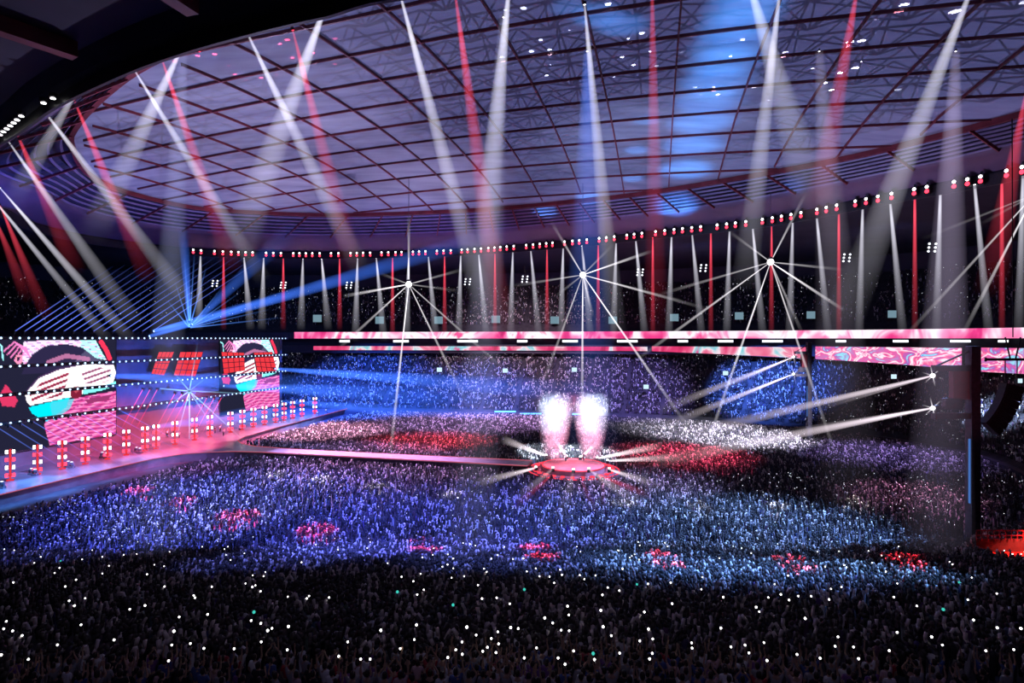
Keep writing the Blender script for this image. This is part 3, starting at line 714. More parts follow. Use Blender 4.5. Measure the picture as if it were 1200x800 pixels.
# lasers: one projector per line on the wall top, fans and lower lines
pj = MB().box((0, 0, 0), (.8, .6, .5)).box((0, 0, -.4), (.3, .3, .4)).mesh('housing', M['black'])
def laser(A, B, col, s, label, r=.13, group='laser projectors'):
    t = empty('laser_projector', A); tag(t, label, 'laser projector', group); link('housing', pj, t)
    ends = B if isinstance(B, list) else [B]
    for e in ends: beam(t, A, A, e, r, r * 1.25, col, s, 'painted_laser_beam')
def wallp(x, y, off=2.): return wall(*wall_px(x, y, off), off)
for i in range(15):
    x = 16 + i * 11.5; A = wallp(x, 389); d = A.y
    laser(A, P(x + 118 + i * 2, 389 - 78 - i * 1.3, d * 1.12), (.14, .22, 1), .75, f'blue laser projector on top of the stage wall with one slanting ray, {nth(i + 1)} from left')
A = wallp(222, 384)
laser(A, [P(x, y, A.y * .97) for x, y in [(216, 300), (228, 296), (242, 312), (262, 335), (282, 342), (300, 352), (318, 362), (205, 330), (196, 352), (330, 372)]], (.1, .28, 1), .9, 'blue laser projector on the stage wall throwing a fan of rays upward', .2)
A = wallp(222, 458, 6)
laser(A, [P(x, y, A.y * .96) for x, y in [(150, 452), (310, 462), (222, 560), (232, 400), (250, 500), (290, 520), (190, 480), (200, 432), (247, 438), (205, 520)]], (.35, .7, 1), .9, 'pale cyan laser projector low on the stage wall with a star of rays', .2)
for i in range(11):
    x, y = -4 + i * 14, 500 - i * 2.2
    A = wallp(x, y, 4); laser(A, P(x + 105, y + 66 - i, A.y * .92), (.12, .22, 1), 1.0, f'low blue laser projector sending a ray down across the deck, {nth(i + 1)} from left', group='low blue laser projectors')
for i in range(9):
    x = 168 + i * 8.5 + (i // 3) * 12; y = 455 + (i // 3) * 5
    A = wallp(x, y, 5); laser(A, P(x - 26, y + 48, A.y * .95), (1, .06, .14), 1.0, f'red laser projector with a short slanting ray, {nth(i + 1)} from left', group='red laser projectors')
# wide blue haze beams from the stage, painted as glowing cones
blue = [((175, 394), (600, 268), 13, .9), ((222, 376), (214, 262), 7, .9), ((322, 432), (720, 462), 17, .8), ((262, 452), (640, 470), 22, .55), ((130, 440), (420, 455), 18, .7), ((330, 470), (760, 505), 22, .4), ((180, 388), (330, 345), 4, 1.1),
        ((225, 380), (350, 262), 14, .35), ((60, 580), (250, 523), 12, .4), ((180, 500), (420, 470), 20, .5)]
for i, ((x0, y0), (x1, y1), hw, s) in enumerate(blue):
    A = wallp(x0, y0, 3); B = P(x1, y1, A.y * 1.02)
    spotlight(A, B, hw * A.y / F, (.06, .2, 1), s, LENS_B, f'blue spotlight on the stage wall with a broad hazy beam, {nth(i + 1)} of the ten', group='blue stage spotlights', sc=1.2, r0=.6)

# ------------------------------------------------------------------ lamp towers at the right
def tower(x, d, label, reach):
    base = P(x, 500, d); base.z = 0
    t = empty('lamp_tower', base); tag(t, label, 'lamp tower', 'lamp towers')
    MB().box((0, 0, 15), (1.25, 1.25, 30)).build('mast', M['steel'], t)
    MB().box((0, 0, .3), (3, 3, .6)).build('base', M['steel'], t)
    k = d / F
    for nm, z, x1, h, dz in (('arm', 26.9, reach, .8, 0), ('arm', 20.2, reach, .8, 0)): MB().box((-x1 / 2, 0, z), (x1, .9, h)).build(nm, M['steel'], t)
    MB().box((-reach * .27, .2, 24.6), (reach * .5, .9, 4.2)).build('cabinet', M['maroon'], t)
    MB().box((-reach * .5, .2, 21.9), (reach * .42, .9, 1.5)).build('cabinet', M['steel'], t)
    MB().bar((-reach, 0, 20.4), (0, 0, 24), .2).bar((-reach, 0, 27), (0, 0, 29.5), .2).build('brace', M['steel'], t)
    st = MB()
    for z in np.arange(1, 29, 1.4): st.box((.75, 0, z), (.3, .9, .08))
    st.build('ladder', M['steel'], t)
    MB().box((-.7, -.3, 12.5), (.1, .3, 9)).build('light_strip', M.setdefault('dimblue', glow('dim_blue_strip', (.1, .3, .9), .5)), t)
    return t
T1, T2 = (1140, 84), (948, 178)
tower(*T1, 'nearer tall dark lamp tower standing at the right with the boxes and two star lamps', 5.6); tower(*T2, 'farther small lamp tower standing before the red video board', 4.2)
tl = [(1093, 440, 84, [(960, 478, 4), (790, 512, 9)], 'upper star lamp on the nearer tower'), (1093, 478, 84, [(925, 506, 5), (760, 542, 11)], 'lower star lamp on the nearer tower'),
      (930, 418, 178, [(845, 455, 3.5), (770, 482, 6)], 'upper star lamp on the farther tower'), (930, 438, 178, [(850, 470, 3.5), (775, 500, 6)], 'lower star lamp on the farther tower')]
tb = MB().ball((0, 0, 0), .3, 10, 6).mesh('bulb', M['white'], True)
for x, y, d, ends, label in tl:
    A = P(x, y, d); t = empty('tower_lamp', A); tag(t, 'bright white ' + label, 'tower lamp', 'star lamps on the towers')
    link('bulb', tb, t); MB().box((.5, .1, 0), (.5, .7, .8)).box((.9, .1, 0), (.6, .25, .25)).build('housing', M['black'], t)
    for k, (ex, ey, hw) in enumerate(ends): beam(t, A, A, P(ex, ey, d * (1.25 if d < 100 else 1.05)), .14, hw * d * 1.15 / F, (1, .85, .95), .6 if k == 0 else .55)
    for a in range(6):
        an = a * math.pi / 3 + .3; beam(t, A, A, P(x + math.cos(an) * 13, y + math.sin(an) * 13, d), .07, .1, (1, .92, 1), .9, 'painted_light_ray')  # glare star painted as short glowing cones
# hanging curved loudspeaker
pts = [(1186, 451), (1184, 459), (1181.5, 467), (1178, 475), (1174, 482.5), (1169.5, 489.5), (1164.5, 496), (1159, 502)]
c0 = P(1186, 445, 84); la = empty('line_array_speaker', c0); tag(la, 'black curved loudspeaker hanging at the right beside the nearer tower', 'loudspeaker')
for (xa, ya), (xb, yb) in zip(pts[:-1], pts[1:]):
    pa, pb = P(xa, ya, 84) - c0, P(xb, yb, 84) - c0; v = (pb - pa); L = v.length
    m = Matrix.Rotation(math.atan2(v.x, -v.z) * -1, 4, 'Y').to_3x3()
    MB().box((pa + pb) / 2, (2.6, 1.3, L * .97), m).box((pa + pb) / 2 + Vector((0, -.68, 0)), (2.2, .06, L * .75), m).build('cabinet', M['black'], la)
fr0, fr1 = P(1155, 421, 84) - c0, P(1212, 421, 84) - c0
MB().bar(fr0, fr1, .35).bar(fr0 + Vector((0, 0, -.3)), fr0 + Vector((0, 0, .3)), .2).build('bumper_frame', M['black'], la)
MB().bar(P(1184, 421, 84) - c0, P(1178, 395, 84) - c0, .14).bar(P(1190, 421, 84) - c0, P(1196, 395, 84) - c0, .14).bar(P(1178, 421, 84) - c0, P(1178, 450, 84) - c0, .1).bar(P(1192, 421, 84) - c0, P(1192, 450, 84) - c0, .1) \
    .bar(P(1187, 395, 84) - c0, Vector((0, 0, 62 - c0.z)), .1).build('cable', M['black'], la)

# red-lit stairwell in the near right stand
v0 = hit(1178, 661)
vt = empty('stairwell', v0); tag(vt, 'red-lit stairwell with railing sunk in the stand at lower right', 'stairwell')
sw, sd = 9., 5.
MB().box((sw / 2, 1, .1), (sw + 1.2, sd, .2)).build('landing', M['redfloor'] if 'redfloor' in M else M.setdefault('redfloor', noisy('red_carpet', (.5, .03, .03), (.7, .06, .05), 2, .6)), vt)
MB().box((sw / 2, 3.6, .9), (sw + 1.4, .3, 1.8)).box((-.8, 1, .5), (.3, sd, 1.0)).build('wall', M['concrete'], vt)
rl = MB(); rl.bar((-.9, 3.2, 2.9), (sw + .8, 3.2, 2.9), .12); rl.bar((-.9, 3.2, 2.3), (sw + .8, 3.2, 2.3), .09)
for k in np.linspace(-.9, sw + .8, 16): rl.bar((k, 3.2, 1.7), (k, 3.2, 2.9), .08)
rl.build('railing', M['maroon'], vt); MB().box((sw / 2, -1.3, .3), (sw, .15, .1)).build('light_strip', M['redstrip'], vt)
unseen_light('SPOT', v0 + Vector((5.5, 1.2, 4.2)), v0 + Vector((5.5, 1.4, 0)), 9000, (1, .06, .04), 120, .5, .3)
for i, (x0, y0, x1, y1) in enumerate([(1102, 569, 1128, 579), (1106, 574, 1122, 584), (1062, 641, 1075, 664)]):
    a, c = hit(x0, y0 + 4), hit(x1, y1 + 4); t = empty('handrail', a); tag(t, ['upper pale handrail on the steps left of the nearer tower', 'lower pale handrail on the steps left of the nearer tower', 'handrail in the red-lit patch of crowd left of the tower'][i], 'handrail', 'handrails')
    MB().bar((0, 0, 1), c - a + Vector((0, 0, 1)), .12).build('rail', M['louvre'], t)
    for k in np.linspace(0, 1, 5): MB().bar((c - a) * k, (c - a) * k + Vector((0, 0, 1)), .08).build('post', M['louvre'], t)

# ------------------------------------------------------------------ people
HAIRC = [(.012, .01, .009), (.03, .018, .012), (.06, .035, .02)]
SHIRTS = {'white': (.72, .72, .74), 'grey': (.3, .3, .32), 'black': (.02, .02, .022), 'blue': (.06, .1, .3), 'red': (.4, .04, .05), 'purple': (.2, .09, .28), 'pale pink': (.6, .4, .42)}
def cloth(name, c): return noisy(name, tuple(x * .85 for x in c), c, 9, .85)
MSH = {k: cloth('shirt_' + k.replace(' ', '_'), v) for k, v in SHIRTS.items()}
MTR = cloth('dark_trousers', (.03, .032, .045)); MSK = noisy('skin', (.36, .22, .15), (.44, .28, .2), 12, .6); MHR = noisy('hair', (.012, .009, .008), (.03, .02, .014), 20, .6)
def skin_mesh(verts, edges, radii, name, mat, sub=1, root=0):
    me = bpy.data.meshes.new(name); me.from_pydata(verts, edges, []); me.update()
    o = bpy.data.objects.new(name, me); COL.objects.link(o)
    o.modifiers.new('s', 'SKIN')
    for i, r in enumerate(radii):
        sv = me.skin_vertices[0].data[i]; sv.radius = (r, r) if not isinstance(r, tuple) else r; sv.use_root = (i == root)
    sm = o.modifiers.new('u', 'SUBSURF'); sm.levels = sub; sm.render_levels = sub
    dg = bpy.context.evaluated_depsgraph_get(); dg.update()
    nm = bpy.data.meshes.new_from_object(o.evaluated_get(dg)); nm.name = name
    bpy.data.objects.remove(o); nm.materials.clear(); nm.materials.append(mat); nm.shade_smooth()
    return nm
def lerp(a, b, t): return tuple(x + (y - x) * t for x, y in zip(a, b))
def make_person(L, Rr, lean=0.):           # L, Rr = (elbow, wrist, finger direction) per arm; faces +Y
    V, E, Q = [], [], []
    def add(p, r, par=None):
        V.append(p); Q.append(r)
        if par is not None: E.append((par, len(V) - 1))
        return len(V) - 1
    pel = add((0, 0, .95), (.15, .105)); w = add((0, lean * .3, 1.12), (.13, .095), pel); ch = add((0, lean * .6, 1.3), (.16, .11), w); nk0 = add((0, lean, 1.45), (.09, .07), ch)
    nk = add((0, lean, 1.52), .052, nk0); jaw = add((0, lean + .02, 1.58), (.065, .075), nk); hd = add((0, lean + .012, 1.66), (.078, .095), jaw); top = add((0, lean, 1.735), (.055, .065), hd)
    add((0, lean + .118, 1.63), .012, hd)                       # nose
    for sx in (-1, 1): add((sx * .088, lean, 1.64), (.012, .02), hd)   # ears
    wr = []
    for sx, (el, wv, fd) in ((-1, L), (1, Rr)):
        sh = add((sx * .19, lean, 1.42), .06, ch); e = add(el, .043, sh); wv_ = add(wv, .03, e)
        fd = Vector(fd).normalized(); pal = Vector(wv) + fd * .06; side = fd.cross(Vector((0, 1, .2))).normalized()
        pm = add(tuple(pal), (.04, .02), wv_); wr.append(tuple(pal + fd * .05))
        for k, ln in zip((-1.5, -.5, .5, 1.5), (.06, .075, .08, .07)):
            f0 = pal + fd * .035 + side * k * .018; f1 = f0 + fd * ln * .55; f2 = f1 + fd * ln * .4 + Vector((0, .018, 0))
            add(tuple(f2), .0075, add(tuple(f1), .009, add(tuple(f0), .01, pm)))
        th = pal - fd * .01 + side * -sx * .04
        add(tuple(th + fd * .04 + side * -sx * .02), .009, add(tuple(th), .011, pm))
    for sx in (-1, 1):
        hp = add((sx * .1, 0, .9), .085, pel); kn = add((sx * .115, .015, .5), .058, hp); an = add((sx * .12, -.01, .09), .04, kn); add((sx * .13, .13, .035), .035, an)
    body = skin_mesh(V, E, Q, 'person', MSK)
    SV, SE, SQ = [], [], []
    def sadd(p, r, par=None):
        SV.append(p); SQ.append(r)
        if par is not None: SE.append((par, len(SV) - 1))
        return len(SV) - 1
    a = sadd((0, 0, .9), (.175, .125)); c = sadd((0, lean * .3, 1.12), (.155, .115), a); d = sadd((0, lean * .6, 1.3), (.18, .13), c); sadd((0, lean, 1.455), (.1, .085), d)
    for sx, (el, wv, fd) in ((-1, L), (1, Rr)): sadd(lerp((sx * .19, lean, 1.42), el, .75), .058, sadd((sx * .19, lean, 1.42), .074, d))
    shirt = skin_mesh(SV, SE, SQ, 'shirt', None)
    TV, TE, TQ = [(0, 0, .93)], [], [(.165, .12)]
    for sx in (-1, 1):
        for p, r, par in (((sx * .1, 0, .86), .102, 0), ((sx * .115, .015, .5), .074, None), ((sx * .12, -.01, .1), .06, None)):
            TV.append(p); TQ.append(r); TE.append((par if par is not None else len(TV) - 2, len(TV) - 1))
    trous = skin_mesh(TV, TE, TQ, 'trousers', MTR)
    hm = MB(); prof_ = [(.002, 1.775), (.06, 1.765), (.09, 1.72), (.102, 1.66), (.1, 1.6), (.085, 1.55)]
    n = 12
    for r, z in prof_: hm.v += [(r * .92 * math.cos(2 * math.pi * k / n), lean - .02 + r * (1.05 if math.sin(2 * math.pi * k / n) < 0 else .75 if z < 1.72 else 1) * math.sin(2 * math.pi * k / n), z) for k in range(n)]
    hm.f = [(q * n + k, q * n + (k + 1) % n, (q + 1) * n + (k + 1) % n, (q + 1) * n + k) for q in range(len(prof_) - 1) for k in range(n)]
    hm.f = [f for f in hm.f if not (np.mean([hm.v[i][1] for i in f]) > lean + .035 and np.mean([hm.v[i][2] for i in f]) < 1.7)]
    hair = hm.mesh('hair', MHR, True)
    return dict(body=body, shirt=shirt, trousers=trous, hair=hair, hands=wr)
UP = (0, 0, 1)
POSES = [('both arms raised', make_person(((-.3, .02, 1.62), (-.26, .06, 1.88), UP), ((.3, .02, 1.62), (.26, .06, 1.88), UP))),
         ('right arm raised', make_person(((-.26, -.02, 1.15), (-.24, .12, .93), (0, .2, -1)), ((.27, .08, 1.66), (.22, .12, 1.92), UP))),
         ('left arm raised', make_person(((-.27, .08, 1.66), (-.22, .12, 1.92), UP), ((.26, -.02, 1.15), (.24, .12, .93), (0, .2, -1)))),
         ('hands clapping overhead', make_person(((-.27, .12, 1.6), (-.07, .17, 1.84), (.2, 0, 1)), ((.27, .12, 1.6), (.07, .17, 1.84), (-.2, 0, 1)), .02)),
         ('arms lowered', make_person(((-.25, -.03, 1.15), (-.23, .1, .92), (0, .2, -1)), ((.25, -.03, 1.15), (.23, .1, .92), (0, .2, -1)))),
         ('arms bent before chest', make_person(((-.27, .05, 1.17), (-.14, .26, 1.3), (.3, .3, 1)), ((.27, .05, 1.17), (.14, .26, 1.3), (-.3, .3, 1)), .03))]
SHN = list(SHIRTS)
_pm = {}
def person_object(pose, shirt, loc, rz, label, group, sc=1.):
    nm, d = POSES[pose]
    o = link('person', d['body']); o.location = loc; o.rotation_euler.z = rz; o.scale = (sc, sc, sc); tag(o, label, 'person', group)
    key = (pose, shirt)
    if key not in _pm:
        me = d['shirt'].copy(); me.materials.clear(); me.materials.append(MSH[shirt]); _pm[key] = me
    link('shirt', _pm[key], o); link('trousers', d['trousers'], o); link('hair', d['hair'], o)
    return o

# low-detail crowd members, merged into masses nobody could count
def tmpl(kind):
    m = MB(); c = []
    def put(f, col): n0 = len(m.v); f(); c.extend([col] * (len(m.v) - n0))
    n = 6 if kind < 10 else 4
    prof_ = [(.1, 0), (.15, .5), (.17, .95), (.16, 1.15), (.2, 1.38), (.07, 1.5)]
    if n == 4: prof_ = [(.13, .4), (.2, 1.36), (.07, 1.5)]
    put(lambda: m.lathe(prof_, n, Matrix.Diagonal((1.05, .7, 1, 1))), 0)
    put(lambda: m.ball((0, 0, 1.63), .115, n, 3 if n == 4 else 4, (.9, 1, 1.1)), 1)
    arms = {0: [((-.2, 0, 1.38), (-.3, .02, 1.62), (-.26, .06, 1.98)), ((.2, 0, 1.38), (.3, .02, 1.62), (.26, .06, 1.98))], 1: [((.2, 0, 1.38), (.28, .08, 1.66), (.2, .12, 2.02)), ((-.2, 0, 1.38), (-.26, 0, 1.1), (-.2, .15, .9))],
            2: [((-.2, 0, 1.38), (-.28, .08, 1.66), (-.2, .12, 2.02)), ((.2, 0, 1.38), (.27, .1, 1.15), (.12, .3, 1.3))], 3: [((-.2, 0, 1.38), (-.27, .1, 1.6), (-.05, .15, 1.9)), ((.2, 0, 1.38), (.27, .1, 1.6), (.05, .15, 1.9))],
            4: [((-.2, 0, 1.38), (-.26, 0, 1.1), (-.2, .15, .9)), ((.2, 0, 1.38), (.26, 0, 1.1), (.2, .15, .9))]}[kind % 10]
    for a in arms:
        def f(a=a):
            for p, q in zip(a[:-1], a[1:]): m.bar(p, q, .11, .11, 3)
        put(f, 2)
    tri = []
    for f in m.f:
        for k in range(1, len(f) - 1): tri.append((f[0], f[k], f[k + 1]))
    return np.array(m.v), np.array(tri), np.array(c)
TM = {k: tmpl(k) for k in (0, 1, 2, 3, 4, 10, 11, 12, 13, 14)}
CV, CF, CC, CN = [], [], [], [0]
def crowd(pts, lod, bright=.12):
    Vs, Fs, Cs = CV, CF, CC; n0 = CN[0]
    pts = np.asarray(pts); kind = R.integers(0, 5, len(pts)) + (10 if lod else 0)
    foc = np.array([BC.x, BC.y])
    face = np.arctan2(foc[1] - pts[:, 1], foc[0] - pts[:, 0]) - math.pi / 2 + R.normal(0, .35, len(pts))
    sc = R.normal(1, .06, len(pts))
    u = R.random(len(pts)); g = R.random(len(pts))[:, None]
    shirt = np.where((u < bright)[:, None], np.array([.8, .8, .82]) * (.6 + .4 * g), np.where((u < .78)[:, None], np.array([.012, .012, .016]) * (1 + g), np.array([.09, .07, .12]) * (.4 + g) * R.uniform(.5, 1.6, (len(pts), 3))))  # most shirts darkened so that painted lit flecks stand out
    skin = np.array([.8, .7, .66]) * np.where(R.random((len(pts), 1)) < .25, 1., .1)  # light painted into the arms: some bright as if lit, the rest darkened
    hair = np.array([.02, .016, .014]) * (1 + R.random((len(pts), 1)))
    for k in np.unique(kind):
        sel = np.where(kind == k)[0]; v, f, c = TM[int(k)]
        ca, sa = np.cos(face[sel])[:, None], np.sin(face[sel])[:, None]
        x = v[None, :, 0] * ca - v[None, :, 1] * sa; y = v[None, :, 0] * sa + v[None, :, 1] * ca
        s_ = sc[sel][:, None]; tilt = R.normal(0, .16, (len(sel), 1)); up_ = np.maximum(v[None, :, 2] - 1.0, 0); x = x + up_ * tilt
        Vs.append((np.stack([x * s_, y * s_, np.broadcast_to(v[:, 2], x.shape) * s_], -1) + pts[sel][:, None, :]).reshape(-1, 3))
        Fs.append((f[None] + (np.arange(len(sel)) * len(v))[:, None, None] + n0).reshape(-1, 3)); n0 += len(sel) * len(v)
        pal = np.stack([shirt[sel], hair[sel], skin[sel]], 1); Cs.append(pal[:, c].reshape(-1, 3))
    CN[0] = n0
def crowd_object(name, label, cat):
    Vs, Fs, Cs = CV, CF, CC
    Vs, Fs, Cs = np.concatenate(Vs), np.concatenate(Fs), np.concatenate(Cs)
    me = bpy.data.meshes.new(name); me.vertices.add(len(Vs)); me.vertices.foreach_set('co', Vs.astype(np.float32).ravel())
    me.loops.add(Fs.size); me.loops.foreach_set('vertex_index', Fs.astype(np.int32).ravel())
    me.polygons.add(len(Fs)); me.polygons.foreach_set('loop_start', np.arange(0, Fs.size, 3, dtype=np.int32)); me.polygons.foreach_set('loop_total', np.full(len(Fs), 3, np.int32))
    me.update(calc_edges=True)
    ca = me.color_attributes.new('Col', 'FLOAT_COLOR', 'POINT'); ca.data.foreach_set('color', np.concatenate([Cs, np.ones((len(Cs), 1))], 1).astype(np.float32).ravel())
    me.materials.append(M['crowd']); o = link(name, me); tag(o, label, cat, kind='stuff')
    return o
def in_view(p, m=.9, k=6): return (p[:, 1] > 15) & (np.abs(p[:, 0]) < m * p[:, 1] + k)
# floor
gx, gy = np.meshgrid(np.arange(-130, 125, .92), np.arange(80, 252, .98)); g = np.stack([gx.ravel(), gy.ravel()], 1)
g = g + R.uniform(-.32, .32, g.shape)
bb = g @ np.array([BX.x, BX.y]); aa = g @ np.array([AX.x, AX.y])
ok = inside(ARENA, g) & in_view(g) & (np.hypot(g[:, 0] - BC.x, g[:, 1] - BC.y) > 12.2) & ~((np.abs(aa - 136.5) < 5.6) & (bb < -18))
ok &= bb > np.where(aa < 136.5, -107 + np.maximum(0, 13 - np.abs(aa - 136.5)) * 1.2, -115 + np.maximum(0, 12 - np.abs(aa - 136.5)) * 1.9)
for (x, d) in (T1, T2): ok &= np.hypot(g[:, 0] - (x - 600) / F * d, g[:, 1] - d) > 3
ok &= R.random(len(g)) < .93
# keep a clear walkway inside the wall
wd = np.min([np.hypot(g[:, 0] - x, g[:, 1] - y) for x, y in ARENA[::4]], axis=0); ok &= wd > 2.5
fp = np.concatenate([g[ok], np.zeros((ok.sum(), 1))], 1)
crowd(fp[fp[:, 1] <= 150], False)
crowd(fp[fp[:, 1] > 150], True)
# stands
def rows(offs, du, jit, keep, cond):
    out, rid = [], []
    for r_, off in enumerate(offs):
        u = R.random() * .5; step = du / (LEN / NB)
        while u < NB:
            p, w = pos(u % NB, off)
            scale = 1.0 + off * .004
            if cond(p, w) and R.random() < keep and (w > .4 or (u * LEN / NB) % 14 > 1.3):
                z = None
                for q in range(2, 13):
                    (o0, z0), (o1, z1) = prof(q, w), prof(q + 1, w)
                    if q in (2, 11, 3, 10) and o0 <= off < o1 and o1 > o0: z = z0 + (z1 - z0) * (off - o0) / (o1 - o0); break
                    if w > .5 and o0 <= off < o1 and o1 > o0: z = z0 + (z1 - z0) * (off - o0) / (o1 - o0); break
                if z is not None: out.append((p[0] + R.uniform(-jit, jit), p[1] + R.uniform(-jit, jit), z)); rid.append(r_)
            u += step / max(.4, 1.0 if off < 40 else .9)
    return np.array(out), np.array(rid)
cv = lambda p: p[1] > 14 and abs(p[0]) < .93 * p[1] + 6
far_low, _ = rows(np.arange(2.5, 32.5, .95), .8, .12, .85, lambda p, w: w < .5 and cv(p))
far_up, _ = rows(np.arange(30, 57, 1.0), .95, .15, .8, lambda p, w: w < .3 and cv(p))
near, nid = rows(np.arange(2.5, 66, .95), .72, .08, .94, lambda p, w: w >= .5 and cv(p))
blocked = lambda P_: (np.abs(P_[:, 0] - (v0.x + 4.5)) < 6.5) & (np.abs(P_[:, 1] - (v0.y + 1)) < 4.5)
ok = ~blocked(near) & (np.hypot(near[:, 0] - (T1[0] - 600) / F * T1[1], near[:, 1] - T1[1]) > 2.5); near, nid = near[ok], nid[ok]
crowd(far_low, True, bright=.16)
crowd(far_up, True, bright=.12)
# the nearest three hundred are people of their own
pxy = np.array([proj((x, y, z + 1.75)) for x, y, z in near]); vis = (pxy[:, 1] < 792) & (pxy[:, 0] > 4) & (pxy[:, 0] < 1196)
order = np.argsort(np.where(vis, near[:, 1], 1e9))[:300]
own = np.zeros(len(near), bool); own[order] = True
below = (near[:, 1] < near[order, 1].max()) & ~own & (pxy[:, 1] >= 792)
crowd(near[~own & ~below], False, bright=.12)
crowd_object('crowd', 'audience massed over the whole arena floor and stands, arms raised', 'crowd')
rids = sorted(set(nid[order]), key=lambda r: -r)
hands = []
for ri, r_ in enumerate(rids):
    idx = [i for i in order if nid[i] == r_]; idx.sort(key=lambda i: pxy[i, 0])
    for k, i in enumerate(idx):
        ps = int(R.choice(6, p=[.2, .24, .16, .1, .18, .12])); sh = SHN[int(R.choice(7, p=[.17, .2, .3, .1, .07, .08, .08]))]
        rz = math.atan2(BC.y - near[i, 1], BC.x - near[i, 0]) - math.pi / 2 + float(R.normal(0, .2)); sc = float(R.normal(1, .045))
        rowtxt = 'bottom row' if ri == 0 else f'{nth(ri + 1)} row up'
        person_object(ps, sh, near[i], rz, f'person in {sh} shirt, {POSES[ps][0]}, {nth(k + 1)} from left, {rowtxt}', 'audience in the nearest rows of the stand', sc)
        if ps in (0, 1, 2) and R.random() < .36:
            hnd = Vector(POSES[ps][1]['hands'][0 if ps == 2 else 1]) * sc; hnd.rotate(Matrix.Rotation(rz, 3, 'Z')); hands.append(Vector(near[i]) + hnd + Vector((0, 0, .0)))
# light sticks held up in the dark of the near stand
orb = MB().ball((0, 0, .2), .045, 10, 6).mesh('orb', M['stick'], True); orbt = MB().ball((0, 0, .2), .07, 10, 6).mesh('orb', M['teal'], True); hdl = MB().lathe([(.016, -.06), (.018, .1), (.03, .145), (.02, .15)], 8).mesh('handle', M['black'])
rest = np.where(~own & ~below)[0]; rp = pxy[rest]
wgt = np.where((rp[:, 1] > 640) & (rp[:, 1] < 790), near[rest, 1] ** -1.9, 0) * np.where((rp[:, 0] < 320) | (rp[:, 0] > 480), 1., .55)
pick = R.choice(rest, size=290 - len(hands), replace=False, p=wgt / wgt.sum())
sticks = [(h, .95) for h in hands] + [(Vector(near[i]) + Vector((float(R.uniform(-.2, .2)), .1, 2.05)), 1 + .35 * float(R.random())) for i in pick]
yy = np.array([proj(s[0])[1] for s in sticks]); ordr = np.argsort(-yy); nband = 10; per = math.ceil(len(sticks) / nband)
for bnd in range(nband):
    ids = sorted(ordr[bnd * per:(bnd + 1) * per], key=lambda i: proj(sticks[i][0])[0])
    for k, i in enumerate(ids):
        p, sc = sticks[i]; teal = R.random() < .05
        t = empty('light_stick', p); t.scale = (sc,) * 3
        tag(t, f'small {"teal" if teal else "white"} light stick held up, {nth(k + 1)} from left in {nth(bnd + 1)} band from bottom', 'light stick', 'light sticks over the near stand')
        link('handle', hdl, t); link('orb', orbt if teal else orb, t)
# far light sticks, too many to count
so_ = MB()
allp = np.concatenate([far_low, far_up, fp[fp[:, 1] < 130]]); sel = R.choice(len(allp), 1500, replace=False)
for i in sel:
    p = allp[i] + np.array([R.uniform(-.2, .2), -.05, 1.95]); so_.ball(p, .05 + .00025 * p[1], 4, 2)
tag(so_.build('distant_light_sticks', M['white_soft']), 'scattered tiny lights held up by the audience on the floor and far stands', 'light sticks', kind='stuff')
# performers
for i, (x, y) in enumerate([(196, 512), (203, 511), (210, 514), (244, 506), (252, 508), (258, 506), (262, 511)]):
    p = at(x, y, 2.0); person_object([0, 4, 5, 1, 4, 2, 0][i], ['white', 'black', 'pale pink', 'red', 'black', 'white', 'grey'][i], p, math.atan2(BC.y - p.y, BC.x - p.x) - math.pi / 2, f'performer on the main stage before the screens, {nth(i + 1)} from left', 'performers on the main stage', 1.25)
for i, (x, y) in enumerate([(663, 541), (684, 540)]):
    p = at(x, y, 2.15); person_object(i + 1, ['white', 'black'][i], p, 2.6 + i, f'performer on the round centre stage, {nth(i + 1)} from left', 'performers on the round stage', 1.1)

# ------------------------------------------------------------------ smoke jets on the round stage
def smoke(px, label):
    c = at(px, 541, 2.2)
    m, nt, out = nodes('smoke_' + str(px)); vol = N(nt, 'ShaderNodeVolumePrincipled'); vol.inputs['Color'].default_value = (.95, .92, .97, 1); vol.inputs['Anisotropy'].default_value = .1
    tc = N(nt, 'ShaderNodeTexCoord'); nz = N(nt, 'ShaderNodeTexNoise'); nz.inputs['Scale'].default_value = .45; nz.inputs['Detail'].default_value = 4
    nt.links.new(tc.outputs['Object'], nz.inputs['Vector'])
    sep = N(nt, 'ShaderNodeSeparateXYZ'); nt.links.new(tc.outputs['Object'], sep.inputs[0])
    r = math_node(nt, 'SQRT', math_node(nt, 'ADD', math_node(nt, 'POWER', sep.outputs['X'], 2.), math_node(nt, 'POWER', sep.outputs['Y'], 2.)))
    rad = math_node(nt, 'ADD', math_node(nt, 'MULTIPLY', sep.outputs['Z'], .2), 2.4)
    edge_ = math_node(nt, 'MAXIMUM', math_node(nt, 'SUBTRACT', 1., math_node(nt, 'DIVIDE', r, rad)), 0.)
    topf = math_node(nt, 'MINIMUM', math_node(nt, 'MAXIMUM', math_node(nt, 'MULTIPLY', math_node(nt, 'SUBTRACT', 16.5, sep.outputs['Z']), .14), 0.), 1.)
    den = math_node(nt, 'MULTIPLY', math_node(nt, 'MULTIPLY', math_node(nt, 'MAXIMUM', math_node(nt, 'SUBTRACT', math_node(nt, 'MULTIPLY', nz.outputs['Fac'], 2.4), .7), 0.), edge_), math_node(nt, 'MULTIPLY', topf, .36))
    nt.links.new(den, vol.inputs['Density']); nt.links.new(vol.outputs[0], out.inputs['Volume'])
    s = MB().lathe([(2.4, 0), (3.0, 3), (4.0, 8), (5.0, 13), (5.7, 16.2), (1.5, 16.6)], 20); o = s.build('smoke_jet', m, loc=c)
    tag(o, label, 'smoke', 'smoke jets', kind='stuff'); return c
